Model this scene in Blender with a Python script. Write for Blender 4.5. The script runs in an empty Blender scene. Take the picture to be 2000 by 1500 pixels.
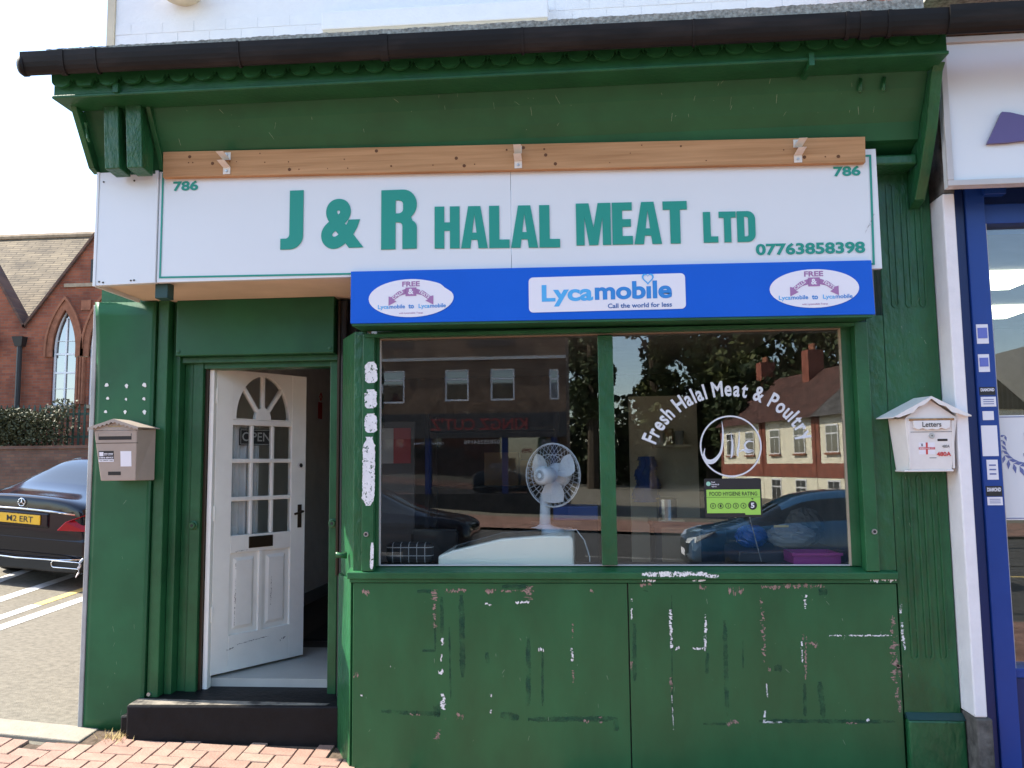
import bpy, bmesh, math, random
from mathutils import Vector, Matrix
R = math.radians
random.seed(7)
sc = bpy.context.scene
COL = sc.collection

# ------------------------------------------------------------------ camera, sky, sun, exposure
cam_d = bpy.data.cameras.new('camera'); cam = bpy.data.objects.new('camera', cam_d); COL.objects.link(cam)
cam_d.sensor_width = 36.0; cam_d.lens = 1618.0/2000.0*36.0; cam_d.clip_start = .05; cam_d.clip_end = 900
_p, _y, _r = R(5.566), R(4.82), R(-0.6025)
_f = Vector((-math.sin(_y)*math.cos(_p), math.cos(_y)*math.cos(_p), math.sin(_p)))
_rt = Vector((math.cos(_y), math.sin(_y), 0)); _up = _rt.cross(_f)
_r2 = math.cos(_r)*_rt + math.sin(_r)*_up; _u2 = -math.sin(_r)*_rt + math.cos(_r)*_up
cam.matrix_world = Matrix(((_r2.x, _u2.x, -_f.x, 0), (_r2.y, _u2.y, -_f.y, -4.9), (_r2.z, _u2.z, -_f.z, 1.6), (0, 0, 0, 1)))
sc.camera = cam

SUN_EL, SUN_BACK = R(46), R(4.5)          # sun from the left, a little behind the shopfront
S = Vector((-math.cos(SUN_EL)*math.cos(SUN_BACK), math.cos(SUN_EL)*math.sin(SUN_BACK), math.sin(SUN_EL)))
w = bpy.data.worlds.new('World'); sc.world = w; w.use_nodes = True
nt = w.node_tree; nt.nodes.clear()
sky = nt.nodes.new('ShaderNodeTexSky'); sky.sky_type = 'NISHITA'; sky.sun_disc = False
sky.sun_elevation = SUN_EL; sky.sun_rotation = math.atan2(S.x, S.y); sky.air_density = 1.0; sky.dust_density = .8; sky.ozone_density = 1.0
bg = nt.nodes.new('ShaderNodeBackground'); bg.inputs[1].default_value = .15
wo = nt.nodes.new('ShaderNodeOutputWorld'); nt.links.new(sky.outputs[0], bg.inputs[0]); nt.links.new(bg.outputs[0], wo.inputs[0])
sl = bpy.data.lights.new('sun', 'SUN'); sl.energy = 4.6; sl.angle = R(.53); sl.color = (1, .93, .82)
so = bpy.data.objects.new('sun', sl); COL.objects.link(so); so.location = (-20, 3, 20)
so.rotation_euler = S.to_track_quat('Z', 'Y').to_euler()
sc.view_settings.view_transform = 'Standard'; sc.view_settings.look = 'None'; sc.view_settings.exposure = 1.7; sc.view_settings.gamma = 1
sc.cycles.max_bounces = 12; sc.cycles.diffuse_bounces = 6; sc.cycles.transparent_max_bounces = 16; sc.cycles.glossy_bounces = 5

# ------------------------------------------------------------------ materials
def mat(name, col, rough=.5, spec=.5, var=.0, vscale=4., bump=0., bscale=40., metal=0., col2=None, fac=(.45, .62), detail=5, stretch=None, coat=0.):
    m = bpy.data.materials.new(name); m.use_nodes = True; n = m.node_tree; b = n.nodes['Principled BSDF']
    b.inputs['Base Color'].default_value = (*col, 1); b.inputs['Roughness'].default_value = rough
    b.inputs['Specular IOR Level'].default_value = spec; b.inputs['Metallic'].default_value = metal
    b.inputs['Coat Weight'].default_value = coat
    tc = n.nodes.new('ShaderNodeTexCoord'); mp = n.nodes.new('ShaderNodeMapping'); n.links.new(tc.outputs['Object'], mp.inputs[0])
    if stretch: mp.inputs['Scale'].default_value = stretch
    if var or col2:
        t = n.nodes.new('ShaderNodeTexNoise'); t.inputs['Scale'].default_value = vscale; t.inputs['Detail'].default_value = detail; t.inputs['Roughness'].default_value = .6
        n.links.new(mp.outputs[0], t.inputs['Vector'])
        r = n.nodes.new('ShaderNodeValToRGB'); r.color_ramp.elements[0].position = fac[0] if col2 else .3; r.color_ramp.elements[1].position = fac[1] if col2 else .7
        c2 = col2 if col2 else tuple(min(1, c*(1+var)) for c in col); c1 = col if col2 else tuple(c*(1-var) for c in col)
        r.color_ramp.elements[0].color = (*c1, 1); r.color_ramp.elements[1].color = (*c2, 1)
        n.links.new(t.outputs[0], r.inputs[0]); n.links.new(r.outputs[0], b.inputs['Base Color'])
        mr = n.nodes.new('ShaderNodeMapRange'); mr.inputs[3].default_value = max(0, rough-.1); mr.inputs[4].default_value = min(1, rough+.1)
        n.links.new(t.outputs[0], mr.inputs[0]); n.links.new(mr.outputs[0], b.inputs['Roughness'])
    if bump:
        t2 = n.nodes.new('ShaderNodeTexNoise'); t2.inputs['Scale'].default_value = bscale; t2.inputs['Detail'].default_value = 4
        n.links.new(mp.outputs[0], t2.inputs['Vector'])
        bp = n.nodes.new('ShaderNodeBump'); bp.inputs['Strength'].default_value = bump; bp.inputs['Distance'].default_value = .01
        n.links.new(t2.outputs[0], bp.inputs['Height']); n.links.new(bp.outputs[0], b.inputs['Normal'])
    return m

def glass(name, tint=(.96, .98, .97), f0=.09, rough=.0):
    m = bpy.data.materials.new(name); m.use_nodes = True; n = m.node_tree; n.nodes.clear()
    o = n.nodes.new('ShaderNodeOutputMaterial'); mx = n.nodes.new('ShaderNodeMixShader'); tr = n.nodes.new('ShaderNodeBsdfTransparent'); gl = n.nodes.new('ShaderNodeBsdfGlossy')
    tr.inputs[0].default_value = (*tint, 1); gl.inputs['Roughness'].default_value = rough
    lw = n.nodes.new('ShaderNodeLayerWeight'); lw.inputs[0].default_value = .5
    mr = n.nodes.new('ShaderNodeMapRange'); mr.inputs[3].default_value = f0; mr.inputs[4].default_value = .9
    pw = n.nodes.new('ShaderNodeMath'); pw.operation = 'POWER'; pw.inputs[1].default_value = 4
    n.links.new(lw.outputs['Facing'], pw.inputs[0]); n.links.new(pw.outputs[0], mr.inputs[0]); n.links.new(mr.outputs[0], mx.inputs[0])
    n.links.new(tr.outputs[0], mx.inputs[1]); n.links.new(gl.outputs[0], mx.inputs[2]); n.links.new(mx.outputs[0], o.inputs[0])
    return m

def brickmat(name, c1, c2, mortar, scale=1., bw=.225, bh=.075, ms=.008, bump=.3, dirt=None, soot=None):
    m = bpy.data.materials.new(name); m.use_nodes = True; n = m.node_tree; b = n.nodes['Principled BSDF']; b.inputs['Roughness'].default_value = .9
    tc = n.nodes.new('ShaderNodeTexCoord'); mp = n.nodes.new('ShaderNodeMapping'); mp.inputs['Rotation'].default_value = (R(90), 0, 0)
    n.links.new(tc.outputs['Object'], mp.inputs[0])
    t = n.nodes.new('ShaderNodeTexBrick'); t.inputs['Scale'].default_value = scale; t.inputs['Brick Width'].default_value = bw; t.inputs['Row Height'].default_value = bh
    t.inputs['Mortar Size'].default_value = ms; t.inputs['Color1'].default_value = (*c1, 1); t.inputs['Color2'].default_value = (*c2, 1); t.inputs['Mortar'].default_value = (*mortar, 1)
    n.links.new(mp.outputs[0], t.inputs['Vector'])
    ns = n.nodes.new('ShaderNodeTexNoise'); ns.inputs['Scale'].default_value = 1.6; ns.inputs['Detail'].default_value = 6
    n.links.new(tc.outputs['Object'], ns.inputs['Vector'])
    mx = n.nodes.new('ShaderNodeMixRGB'); mx.blend_type = 'MULTIPLY'; mx.inputs[0].default_value = .75
    cr = n.nodes.new('ShaderNodeValToRGB'); cr.color_ramp.elements[0].position = .35; cr.color_ramp.elements[0].color = (*(soot or (.5, .45, .42)), 1); cr.color_ramp.elements[1].position = .6; cr.color_ramp.elements[1].color = (1, 1, 1, 1)
    n.links.new(ns.outputs[0], cr.inputs[0]); n.links.new(t.outputs[0], mx.inputs[1]); n.links.new(cr.outputs[0], mx.inputs[2]); n.links.new(mx.outputs[0], b.inputs['Base Color'])
    bp = n.nodes.new('ShaderNodeBump'); bp.inputs['Strength'].default_value = bump; bp.inputs['Distance'].default_value = .01; bp.invert = True
    n.links.new(t.outputs['Fac'], bp.inputs['Height']); n.links.new(bp.outputs[0], b.inputs['Normal'])
    return m

def tilemat(name, c1, c2, row):
    m = bpy.data.materials.new(name); m.use_nodes = True; n = m.node_tree; b = n.nodes['Principled BSDF']; b.inputs['Roughness'].default_value = .9
    tc = n.nodes.new('ShaderNodeTexCoord')
    t = n.nodes.new('ShaderNodeTexBrick'); t.inputs['Scale'].default_value = 1; t.inputs['Brick Width'].default_value = row*5; t.inputs['Row Height'].default_value = row
    t.inputs['Mortar Size'].default_value = row*.12; t.inputs['Color1'].default_value = (*c1, 1); t.inputs['Color2'].default_value = (*c2, 1); t.inputs['Mortar'].default_value = (c1[0]*.22, c1[1]*.2, c1[2]*.18, 1)
    n.links.new(tc.outputs['UV'], t.inputs['Vector'])
    ns = n.nodes.new('ShaderNodeTexNoise'); ns.inputs['Scale'].default_value = 1.1; ns.inputs['Detail'].default_value = 7; ns.inputs['Roughness'].default_value = .7; n.links.new(tc.outputs['UV'], ns.inputs['Vector'])
    cr = n.nodes.new('ShaderNodeValToRGB'); cr.color_ramp.elements[0].position = .36; cr.color_ramp.elements[0].color = (.38, .36, .34, 1); cr.color_ramp.elements[1].position = .58
    mx = n.nodes.new('ShaderNodeMixRGB'); mx.blend_type = 'MULTIPLY'; mx.inputs[0].default_value = .9
    n.links.new(ns.outputs[0], cr.inputs[0]); n.links.new(t.outputs[0], mx.inputs[1]); n.links.new(cr.outputs[0], mx.inputs[2]); n.links.new(mx.outputs[0], b.inputs['Base Color'])
    bp = n.nodes.new('ShaderNodeBump'); bp.inputs['Strength'].default_value = .8; bp.inputs['Distance'].default_value = .02; bp.invert = True
    n.links.new(t.outputs['Fac'], bp.inputs['Height']); n.links.new(bp.outputs[0], b.inputs['Normal'])
    return m

def emit(name, col, s):
    m = bpy.data.materials.new(name); m.use_nodes = True; b = m.node_tree.nodes['Principled BSDF']
    b.inputs['Emission Color'].default_value = (*col, 1); b.inputs['Emission Strength'].default_value = s; b.inputs['Base Color'].default_value = (*col, 1)
    return m

GREEN = (.015, .094, .033)
M = {}
M['green'] = mat('green_gloss_paint', GREEN, .36, .4, var=.24, vscale=4, bump=.22, bscale=34)
M['green_old'] = mat('green_thick_old_paint', GREEN, .33, .45, var=.26, vscale=6, bump=.9, bscale=26, stretch=(1, 1, .5))
M['green_panel'] = mat('green_sheet_paint', (.013, .094, .036), .40, .35, var=.22, vscale=2.2, bump=.09, bscale=16)
M['green_riser'] = mat('green_scuffed_panel_paint', (.013, .098, .034), .32, .5, var=.20, vscale=2.6, bump=.12, bscale=22, stretch=(1.3, 1, .6))
M['white_wall'] = mat('white_masonry_paint', (.80, .80, .80), .7, .3, var=.03, vscale=6, bump=.3, bscale=60)
M['cream'] = mat('cream_edge_paint', (.62, .54, .40), .7, .3, var=.12)
M['soffit'] = mat('cream_soffit_board', (.60, .50, .36), .75, .2, var=.1, vscale=3)
M['sign_white'] = mat('white_sign_panel', (.70, .735, .74), .22, .5, var=.015, vscale=1.5)
M['win_vinyl'] = mat('pale_grey_vinyl', (.62, .66, .68), .5)
M['teal'] = mat('teal_vinyl', (.016, .285, .215), .45, .4)
M['timber'] = mat('bare_softwood', (.37, .20, .09), .75, .2, col2=(.55, .32, .16), vscale=4, stretch=(.3, 2, 9), fac=(.32, .68), bump=.12, bscale=20)
M['knot'] = mat('dark_wood_knot', (.13, .055, .022), .8)
M['steel'] = mat('white_painted_steel', (.72, .68, .60), .4, .5, var=.08, vscale=30)
M['zinc'] = mat('zinc', (.5, .5, .5), .35, .5, metal=.9)
M['blue'] = mat('blue_sign_vinyl', (.003, .105, .58), .35, .3, var=.03)
M['sticker_white'] = mat('white_sticker', (.78, .78, .82), .4)
M['purple'] = mat('mauve_print', (.36, .17, .36), .5)
M['lyca_l'] = mat('light_blue_print', (.08, .42, .78), .4)
M['lyca_m'] = mat('mid_blue_print', (.03, .24, .62), .4)
M['lyca_d'] = mat('dark_blue_print', (.04, .13, .36), .4)
M['gutter'] = mat('dark_brown_plastic_gutter', (.009, .008, .007), .55, .2, col2=(.026, .021, .018), vscale=6, fac=(.45, .75), stretch=(.4, 2, 2))
M['felt'] = mat('gritty_mortar_edge', (.30, .29, .25), .95, .1, var=.5, vscale=45, bump=1., bscale=70)
M['black_paint'] = mat('black_step_paint', (.007, .007, .008), .55, .2, var=.3, vscale=9, bump=.35, bscale=30)
M['step_worn_lit'] = mat('worn_sunlit_step_edge', (.05, .047, .042), .85, .2, col2=(.24, .215, .175), vscale=9, fac=(.36, .60), bump=.3, bscale=50)  # worn patches, with sunlight on the step edge put into the paler tone
M['white_door'] = mat('white_door_paint', (.84, .84, .77), .4, .4, var=.05, vscale=5, bump=.05, bscale=30)
M['scuff'] = mat('grey_scuff', (.30, .29, .27), .8)
M['bronze'] = mat('dark_bronze', (.05, .035, .022), .4, .5, metal=.6)
M['chrome'] = mat('chrome', (.75, .76, .78), .12, .5, metal=1.)
M['dark'] = mat('near_black', (.012, .012, .012), .6)
M['darkgrey'] = mat('dark_grey', (.035, .035, .037), .6, var=.2)
M['grey'] = mat('mid_grey', (.22, .22, .22), .6, var=.1)
M['ltgrey'] = mat('light_grey', (.48, .48, .47), .6, var=.06)
M['taupe'] = mat('taupe_metal_mailbox', (.35, .29, .24), .42, .45, var=.05, vscale=14)
M['mail_white'] = mat('white_metal_mailbox', (.72, .70, .66), .4, .45, var=.04, vscale=14)
M['rust'] = mat('rusty_hinge', (.35, .20, .09), .7, var=.4, vscale=50)
M['paper'] = mat('white_paper', (.75, .75, .78), .7)
M['label_black'] = mat('black_print', (.015, .015, .016), .5)
M['red'] = mat('red_print', (.55, .045, .04), .5)
M['navy_print'] = mat('slate_blue_print', (.12, .15, .34), .5)
M['glass'] = glass('window_glass', f0=.095)
M['glass_n'] = glass('neighbour_window_glass', f0=.10)
M['glass_door'] = glass('door_glass', f0=.05)
M['white_flake'] = mat('exposed_white_undercoat', (.74, .74, .72), .7)
M['pink_flake'] = mat('exposed_pink_primer', (.30, .20, .165), .85, var=.3, vscale=60)
M['dark_flake'] = mat('dark_teal_old_coat', (.010, .064, .044), .5, .3, var=.25, vscale=14)
M['royal'] = mat('royal_blue_frame', (.010, .048, .24), .35, .35, var=.06, vscale=4, bump=.04)
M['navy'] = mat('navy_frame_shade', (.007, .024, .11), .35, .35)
M['pier'] = mat('white_pier_paint', (.76, .75, .75), .75, .2, var=.05, vscale=8, bump=.35, bscale=30)
M['stone'] = mat('grey_stone_base', (.10, .095, .085), .9, .2, var=.55, vscale=14, bump=.5, bscale=40)
M['asphalt'] = mat('worn_asphalt', (.165, .150, .118), .92, .2, var=.26, vscale=22, bump=.5, bscale=160, detail=12)
M['road_main'] = mat('main_road_asphalt', (.065, .062, .058), .92, .2, var=.2, vscale=3, bump=.3, bscale=120)
M['line_white'] = mat('white_road_paint', (.66, .64, .60), .8, .2, var=.12, vscale=12)
M['line_yellow'] = mat('yellow_road_paint', (.62, .46, .16), .8, .2, var=.2, vscale=8)
M['kerb'] = mat('pale_concrete_kerb', (.27, .24, .19), .9, .2, var=.14, vscale=9, bump=.3, bscale=70)
PAV = [mat('clay_paver_%s' % k, c, .9, .2, var=.16, vscale=9, bump=.35, bscale=60) for k, c in (('red', (.28, .175, .135)), ('rose', (.30, .195, .15)), ('brown', (.275, .185, .14)), ('buff', (.30, .21, .16)))]
M['joint'] = mat('sandy_paver_joint', (.10, .075, .055), 1., .1, var=.4, vscale=30)
M['pave_far'] = brickmat('brick_paving_far', (.26, .13, .09), (.31, .17, .12), (.07, .055, .045), bw=.2, bh=.1, ms=.006)
M['pave_far'].node_tree.nodes['Mapping'].inputs['Rotation'].default_value = (0, 0, 0)
M['schoolbrick'] = brickmat('red_school_brick', (.35, .105, .05), (.25, .07, .037), (.20, .12, .085), bw=.23, bh=.078, ms=.007)
M['wallbrick'] = brickmat('dark_boundary_brick', (.17, .085, .055), (.12, .06, .045), (.10, .075, .06), bw=.23, bh=.078, ms=.007)
M['brick_rub'] = mat('rubbed_brick_trim', (.29, .12, .07), .9, .2, var=.25, vscale=6)
M['sandstone'] = mat('sandstone_trim', (.35, .27, .19), .9, .2, var=.25, vscale=6)
M['tile'] = tilemat('weathered_plain_tiles', (.20, .155, .095), (.13, .10, .063), .13)
M['tile_red'] = tilemat('red_plain_tiles', (.26, .085, .05), (.20, .07, .045), .14)
M['tile_grey'] = tilemat('grey_tiles', (.13, .12, .115), (.10, .095, .09), .16)
M['upvc'] = mat('white_upvc', (.80, .80, .80), .35)
M['pane'] = mat('reflective_pane', (.02, .025, .03), .03, 1., metal=0.); M['pane'].node_tree.nodes['Principled BSDF'].inputs['IOR'].default_value = 2.2
M['iron'] = mat('black_iron', (.014, .014, .015), .5, .5)
M['render_w'] = mat('cream_render', (.86, .80, .62), .9, .2, var=.05)
M['redbrick2'] = brickmat('orange_red_brick', (.34, .085, .045), (.28, .07, .04), (.2, .12, .09))
M['brick_brown'] = brickmat('brown_brick', (.20, .13, .08), (.16, .10, .065), (.15, .12, .1))
M['bark'] = mat('bark', (.07, .055, .04), .95, .1, var=.4, vscale=8, bump=.6, bscale=20)
M['carpaint'] = mat('black_car_paint', (.004, .005, .010), .14, .35, coat=.35)
M['bluepaint'] = mat('blue_car_paint', (.02, .075, .16), .16, .6, coat=1.)
M['carglass'] = mat('car_glass', (.012, .016, .018), .04, .9)
M['tyre'] = mat('tyre_rubber', (.012, .012, .012), .9)
M['plate_y'] = mat('yellow_number_plate', (.80, .46, .02), .35)
M['lamp_red'] = mat('red_lamp_lens', (.30, .008, .015), .15, .4)
M['lens'] = mat('clear_lens', (.6, .62, .64), .08, .7, coat=1.)
M['floor_in'] = mat('dark_shop_floor', (.05, .043, .038), .6, var=.3)
M['floor_tile'] = mat('pale_floor_tile', (.42, .42, .38), .45, var=.08)
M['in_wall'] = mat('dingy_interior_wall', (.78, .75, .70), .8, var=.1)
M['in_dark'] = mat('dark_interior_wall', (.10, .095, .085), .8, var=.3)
M['beige'] = mat('beige_partition', (.50, .46, .36), .7, var=.06)
M['fridge'] = mat('white_enamel', (.88, .90, .82), .3, .5)
M['fan_w'] = mat('pale_blue_white_plastic', (.62, .68, .76), .4)
M['card'] = mat('cardboard', (.30, .20, .11), .9, var=.1)
M['pink_p'] = mat('pink_plastic', (.28, .03, .19), .4)
M['blue_p'] = mat('blue_plastic', (.02, .07, .30), .4)
M['cloth'] = mat('net_curtain', (.62, .62, .64), .9, var=.1)
M['skin'] = mat('skin', (.45, .25, .18), .6)
def leafmat(name, c, c2):
    m = mat(name, c, .6, .3, col2=c2, vscale=2.2, fac=(.35, .65)); return m
M['hedge'] = leafmat('dull_hedge_leaf', (.045, .05, .022), (.085, .085, .04))
M['tree'] = leafmat('tree_leaf', (.045, .065, .018), (.11, .115, .035))
M['tree_d'] = leafmat('dark_tree_leaf', (.025, .04, .014), (.06, .075, .025))
M['straw'] = mat('dry_grass', (.45, .34, .14), .9)

def erode(m, scale, lo, hi, amax=1.):
    """broken, chipped edges: the coat is missing where a fine noise falls low"""
    n = m.node_tree; b = n.nodes['Principled BSDF']; tc = n.nodes.new('ShaderNodeTexCoord'); t = n.nodes.new('ShaderNodeTexNoise'); t.inputs['Scale'].default_value = scale; t.inputs['Detail'].default_value = 8; t.inputs['Roughness'].default_value = .72
    n.links.new(tc.outputs['Object'], t.inputs['Vector']); r = n.nodes.new('ShaderNodeMapRange'); r.inputs[1].default_value = lo; r.inputs[2].default_value = hi; r.inputs[4].default_value = amax; r.clamp = True
    n.links.new(t.outputs[0], r.inputs[0]); n.links.new(r.outputs[0], b.inputs['Alpha'])
erode(M['white_flake'], 34, .44, .47); erode(M['pink_flake'], 42, .47, .50); erode(M['dark_flake'], 11, .38, .66, .7)
M['post_flake'] = mat('exposed_white_post_undercoat', (.70, .70, .70), .7, var=.08, vscale=30); erode(M['post_flake'], 46, .40, .43)
M['teal_solid'] = mat('dark_teal_block', (.010, .05, .045), .5)
M['filler'] = mat('white_filler', (.72, .72, .68), .7)
# ------------------------------------------------------------------ mesh builder
class MB:
    def __init__(s): s.v = []; s.f = []; s.m = []; s.uv = None
    def add(s, vs, fs, mi=0):
        o = len(s.v); s.v += [tuple(v) for v in vs]; s.f += [tuple(i+o for i in f) for f in fs]; s.m += [mi]*len(fs); return s
    def box(s, x0, x1, y0, y1, z0, z1, mi=0):
        return s.add([(x0,y0,z0),(x1,y0,z0),(x1,y1,z0),(x0,y1,z0),(x0,y0,z1),(x1,y0,z1),(x1,y1,z1),(x0,y1,z1)],
                     [(0,3,2,1),(4,5,6,7),(0,1,5,4),(1,2,6,5),(2,3,7,6),(3,0,4,7)], mi)
    def hexa(s, p, mi=0):   # 8 points: bottom ring 0-3, top ring 4-7
        return s.add(p, [(0,3,2,1),(4,5,6,7),(0,1,5,4),(1,2,6,5),(2,3,7,6),(3,0,4,7)], mi)
    def prism(s, poly, a0, a1, axis='Y', mi=0):
        n = len(poly)
        if axis == 'Y': P = [(x, a0, z) for x, z in poly] + [(x, a1, z) for x, z in poly]
        elif axis == 'X': P = [(a0, y, z) for y, z in poly] + [(a1, y, z) for y, z in poly]
        else: P = [(x, y, a0) for x, y in poly] + [(x, y, a1) for x, y in poly]
        return s.add(P, [tuple(range(n)), tuple(range(2*n-1, n-1, -1))] + [(i, i+n, (i+1) % n+n, (i+1) % n) for i in range(n)], mi)
    def tube(s, pts, r, n=8, mi=0, cap=True):
        pts = [Vector(p) for p in pts]; rs = r if isinstance(r, (list, tuple)) else [r]*len(pts); V = []
        for i, p in enumerate(pts):
            d = (pts[min(i+1, len(pts)-1)]-pts[max(i-1, 0)]).normalized()
            a = d.orthogonal().normalized() if abs(d.z) < .95 else Vector((1, 0, 0))
            a = (a - d*a.dot(d)).normalized(); b = d.cross(a)
            if abs(d.z) < .95: a = Vector((0, 0, 1)) - d*d.z; a.normalize(); b = d.cross(a)
            for k in range(n):
                t = 2*math.pi*k/n; V.append(p + (a*math.cos(t)+b*math.sin(t))*rs[i])
        F = [(i*n+k, i*n+(k+1) % n, (i+1)*n+(k+1) % n, (i+1)*n+k) for i in range(len(pts)-1) for k in range(n)]
        if cap: F += [tuple(range(n-1, -1, -1)), tuple(range((len(pts)-1)*n, len(pts)*n))]
        return s.add(V, F, mi)
    def lathe(s, prof, c, axis='Z', n=20, mi=0):   # prof: (r, h)
        V = []
        for r, h in prof:
            for k in range(n):
                t = 2*math.pi*k/n; a, b = r*math.cos(t), r*math.sin(t)
                V.append({'Z': (c[0]+a, c[1]+b, c[2]+h), 'Y': (c[0]+a, c[1]+h, c[2]+b), 'X': (c[0]+h, c[1]+a, c[2]+b)}[axis])
        F = [(i*n+k, i*n+(k+1) % n, (i+1)*n+(k+1) % n, (i+1)*n+k) for i in range(len(prof)-1) for k in range(n)]
        F += [tuple(range(n)), tuple(range((len(prof)-1)*n, len(prof)*n))]
        return s.add(V, F, mi)
    def tf(s, fn): s.v = [tuple(fn(Vector(v))) for v in s.v]; return s
    def build(s, name, mats, parent=None, bevel=0, smooth=False, origin=None, sub=0, fix=True):
        if not isinstance(mats, (list, tuple)): mats = [mats]
        if parent is not None:
            root = parent
            while root.parent: root = root.parent
            O = Vector(root['_o'])
        else:
            if origin is None:
                xs, ys, zs = zip(*s.v); origin = ((min(xs)+max(xs))/2, (min(ys)+max(ys))/2, min(zs))
            O = Vector(origin)
        me = bpy.data.meshes.new(name); me.from_pydata([Vector(v)-O for v in s.v], [], s.f)
        for m in mats: me.materials.append(m)
        me.polygons.foreach_set('material_index', s.m)
        if s.uv:
            ul = me.uv_layers.new(name='UVMap')
            for p in me.polygons:
                for li in p.loop_indices: ul.data[li].uv = s.uv[me.loops[li].vertex_index]
        if fix:
            b = bmesh.new(); b.from_mesh(me); bmesh.ops.recalc_face_normals(b, faces=b.faces); b.to_mesh(me); b.free()
        if smooth: me.polygons.foreach_set('use_smooth', [True]*len(me.polygons))
        me.update()
        o = bpy.data.objects.new(name, me); COL.objects.link(o)
        if parent is not None: o.parent = parent
        else: o.location = O; o['_o'] = tuple(O)
        if bevel:
            bm = o.modifiers.new('bevel', 'BEVEL'); bm.width = bevel; bm.segments = 2; bm.limit_method = 'ANGLE'; bm.angle_limit = R(40)
        if sub:
            sm = o.modifiers.new('sub', 'SUBSURF'); sm.levels = sub; sm.render_levels = sub
        return o

def thing(name, label, cat, loc, group=None):
    o = bpy.data.objects.new(name, None); COL.objects.link(o); o.location = loc; o['_o'] = tuple(loc); o.empty_display_size = .2
    o['label'] = label; o['category'] = cat
    if group: o['group'] = group
    return o
def tag(o, label, cat, group=None):
    o['label'] = label; o['category'] = cat
    if group: o['group'] = group
    return o
def struct(o): o['kind'] = 'structure'; return o
def bx(name, m, parent, *a, bevel=0): return MB().box(*a).build(name, m, parent, bevel=bevel)

# ------------------------------------------------------------------ flat shapes and lettering
def shape(contours, depth, cyc=True):
    """filled 2-D contours (even-odd) -> verts, faces, thickness in -n"""
    cu = bpy.data.curves.new('t', 'CURVE'); cu.dimensions = '2D'; cu.fill_mode = 'BOTH'; cu.extrude = depth/2
    for c in contours:
        sp = cu.splines.new('POLY'); sp.points.add(len(c)-1)
        for i, (x, y) in enumerate(c): sp.points[i].co = (x, y, 0, 1)
        sp.use_cyclic_u = True
    o = bpy.data.objects.new('t', cu); me = o.to_mesh(); V = [v.co[:] for v in me.vertices]; F = [tuple(p.vertices) for p in me.polygons]
    o.to_mesh_clear(); bpy.data.objects.remove(o); bpy.data.curves.remove(cu); return V, F
def text(body, offset=0.0, depth=0.0, res=3):
    cu = bpy.data.curves.new('t', 'FONT'); cu.body = body; cu.offset = offset; cu.extrude = depth; cu.resolution_u = res
    o = bpy.data.objects.new('t', cu); me = o.to_mesh(); V = [v.co[:] for v in me.vertices]; F = [tuple(p.vertices) for p in me.polygons]
    o.to_mesh_clear(); bpy.data.objects.remove(o); bpy.data.curves.remove(cu); return V, F
def fit(VF, x0, x1, z0, z1, y, flip=False, slope=0., hscale=True):
    V, F = VF; xs = [v[0] for v in V]; ys = [v[1] for v in V]; a, b, c, d = min(xs), max(xs), min(ys), max(ys); mb = MB()
    P = []
    for v in V:
        u = (v[0]-a)/(b-a); t = (v[1]-c)/(d-c)
        X = x1-(x1-x0)*u if flip else x0+(x1-x0)*u
        P.append((X, y-v[2], z0+(z1-z0)*t+slope*u))
    return mb.add(P, F)
def arc(cx, cy, rx, ry, a0, a1, n=14): return [(cx+rx*math.cos(R(a0+(a1-a0)*i/n)), cy+ry*math.sin(R(a0+(a1-a0)*i/n))) for i in range(n+1)]
GL = {
 'H': (.62, [[(0,0),(.24,0),(.24,.42),(.38,.42),(.38,0),(.62,0),(.62,1),(.38,1),(.38,.62),(.24,.62),(.24,1),(0,1)]]),
 'A': (.66, [[(0,0),(.23,0),(.255,.2),(.405,.2),(.43,0),(.66,0),(.48,1),(.18,1)], [(.277,.37),(.383,.37),(.33,.80)]]),
 'L': (.50, [[(0,0),(.50,0),(.50,.2),(.25,.2),(.25,1),(0,1)]]),
 'M': (.84, [[(0,0),(.2,0),(.2,.66),(.31,0),(.53,0),(.64,.66),(.64,0),(.84,0),(.84,1),(.53,1),(.42,.42),(.31,1),(0,1)]]),
 'E': (.49, [[(0,0),(.49,0),(.49,.2),(.245,.2),(.245,.42),(.45,.42),(.45,.60),(.245,.60),(.245,.81),(.48,.81),(.48,1),(0,1)]]),
 'T': (.58, [[(.17,0),(.41,0),(.41,.8),(.58,.8),(.58,1),(0,1),(0,.8),(.17,.8)]]),
 'D': (.62, [[(0,0),(.3,0)] + arc(.36,.26,.26,.26,-90,0,8) + arc(.36,.74,.26,.26,0,90,8) + [(0,1)], [(.245,.18)] + arc(.3,.24,.08,.06,-90,0,5) + arc(.3,.76,.08,.06,0,90,5) + [(.245,.82)]]),
 'J': (.42, [[(0,0),(.12,0)] + arc(.17,.23,.25,.23,-90,0,8) + [(.42,1),(.165,1),(.165,.26)] + arc(.1,.26,.065,.075,0,-90,4) + [(0,.185)]]),
 'R': (.62, [[(0,0),(.25,0),(.25,.45)] + arc(.3,.38,.07,.07,90,0,4) + [(.37,0),(.62,0),(.62,.34)] + arc(.47,.36,.15,.13,0,60,4) + arc(.38,.745,.24,.255,-55,90,12) + [(0,1)],
        [(.25,.60)] + arc(.30,.665,.08,.065,-90,0,4) + arc(.30,.755,.08,.065,0,90,4) + [(.25,.82)]]),
}
def glyphs(word, gap=.035):
    V, F, x = [], [], 0
    for ch in word:
        wd, cs = GL[ch]; v, f = shape([[(a+x, b) for a, b in c] for c in cs], .004); o = len(V); V += v; F += [tuple(i+o for i in g) for g in f]; x += wd+gap
    return V, F

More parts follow.
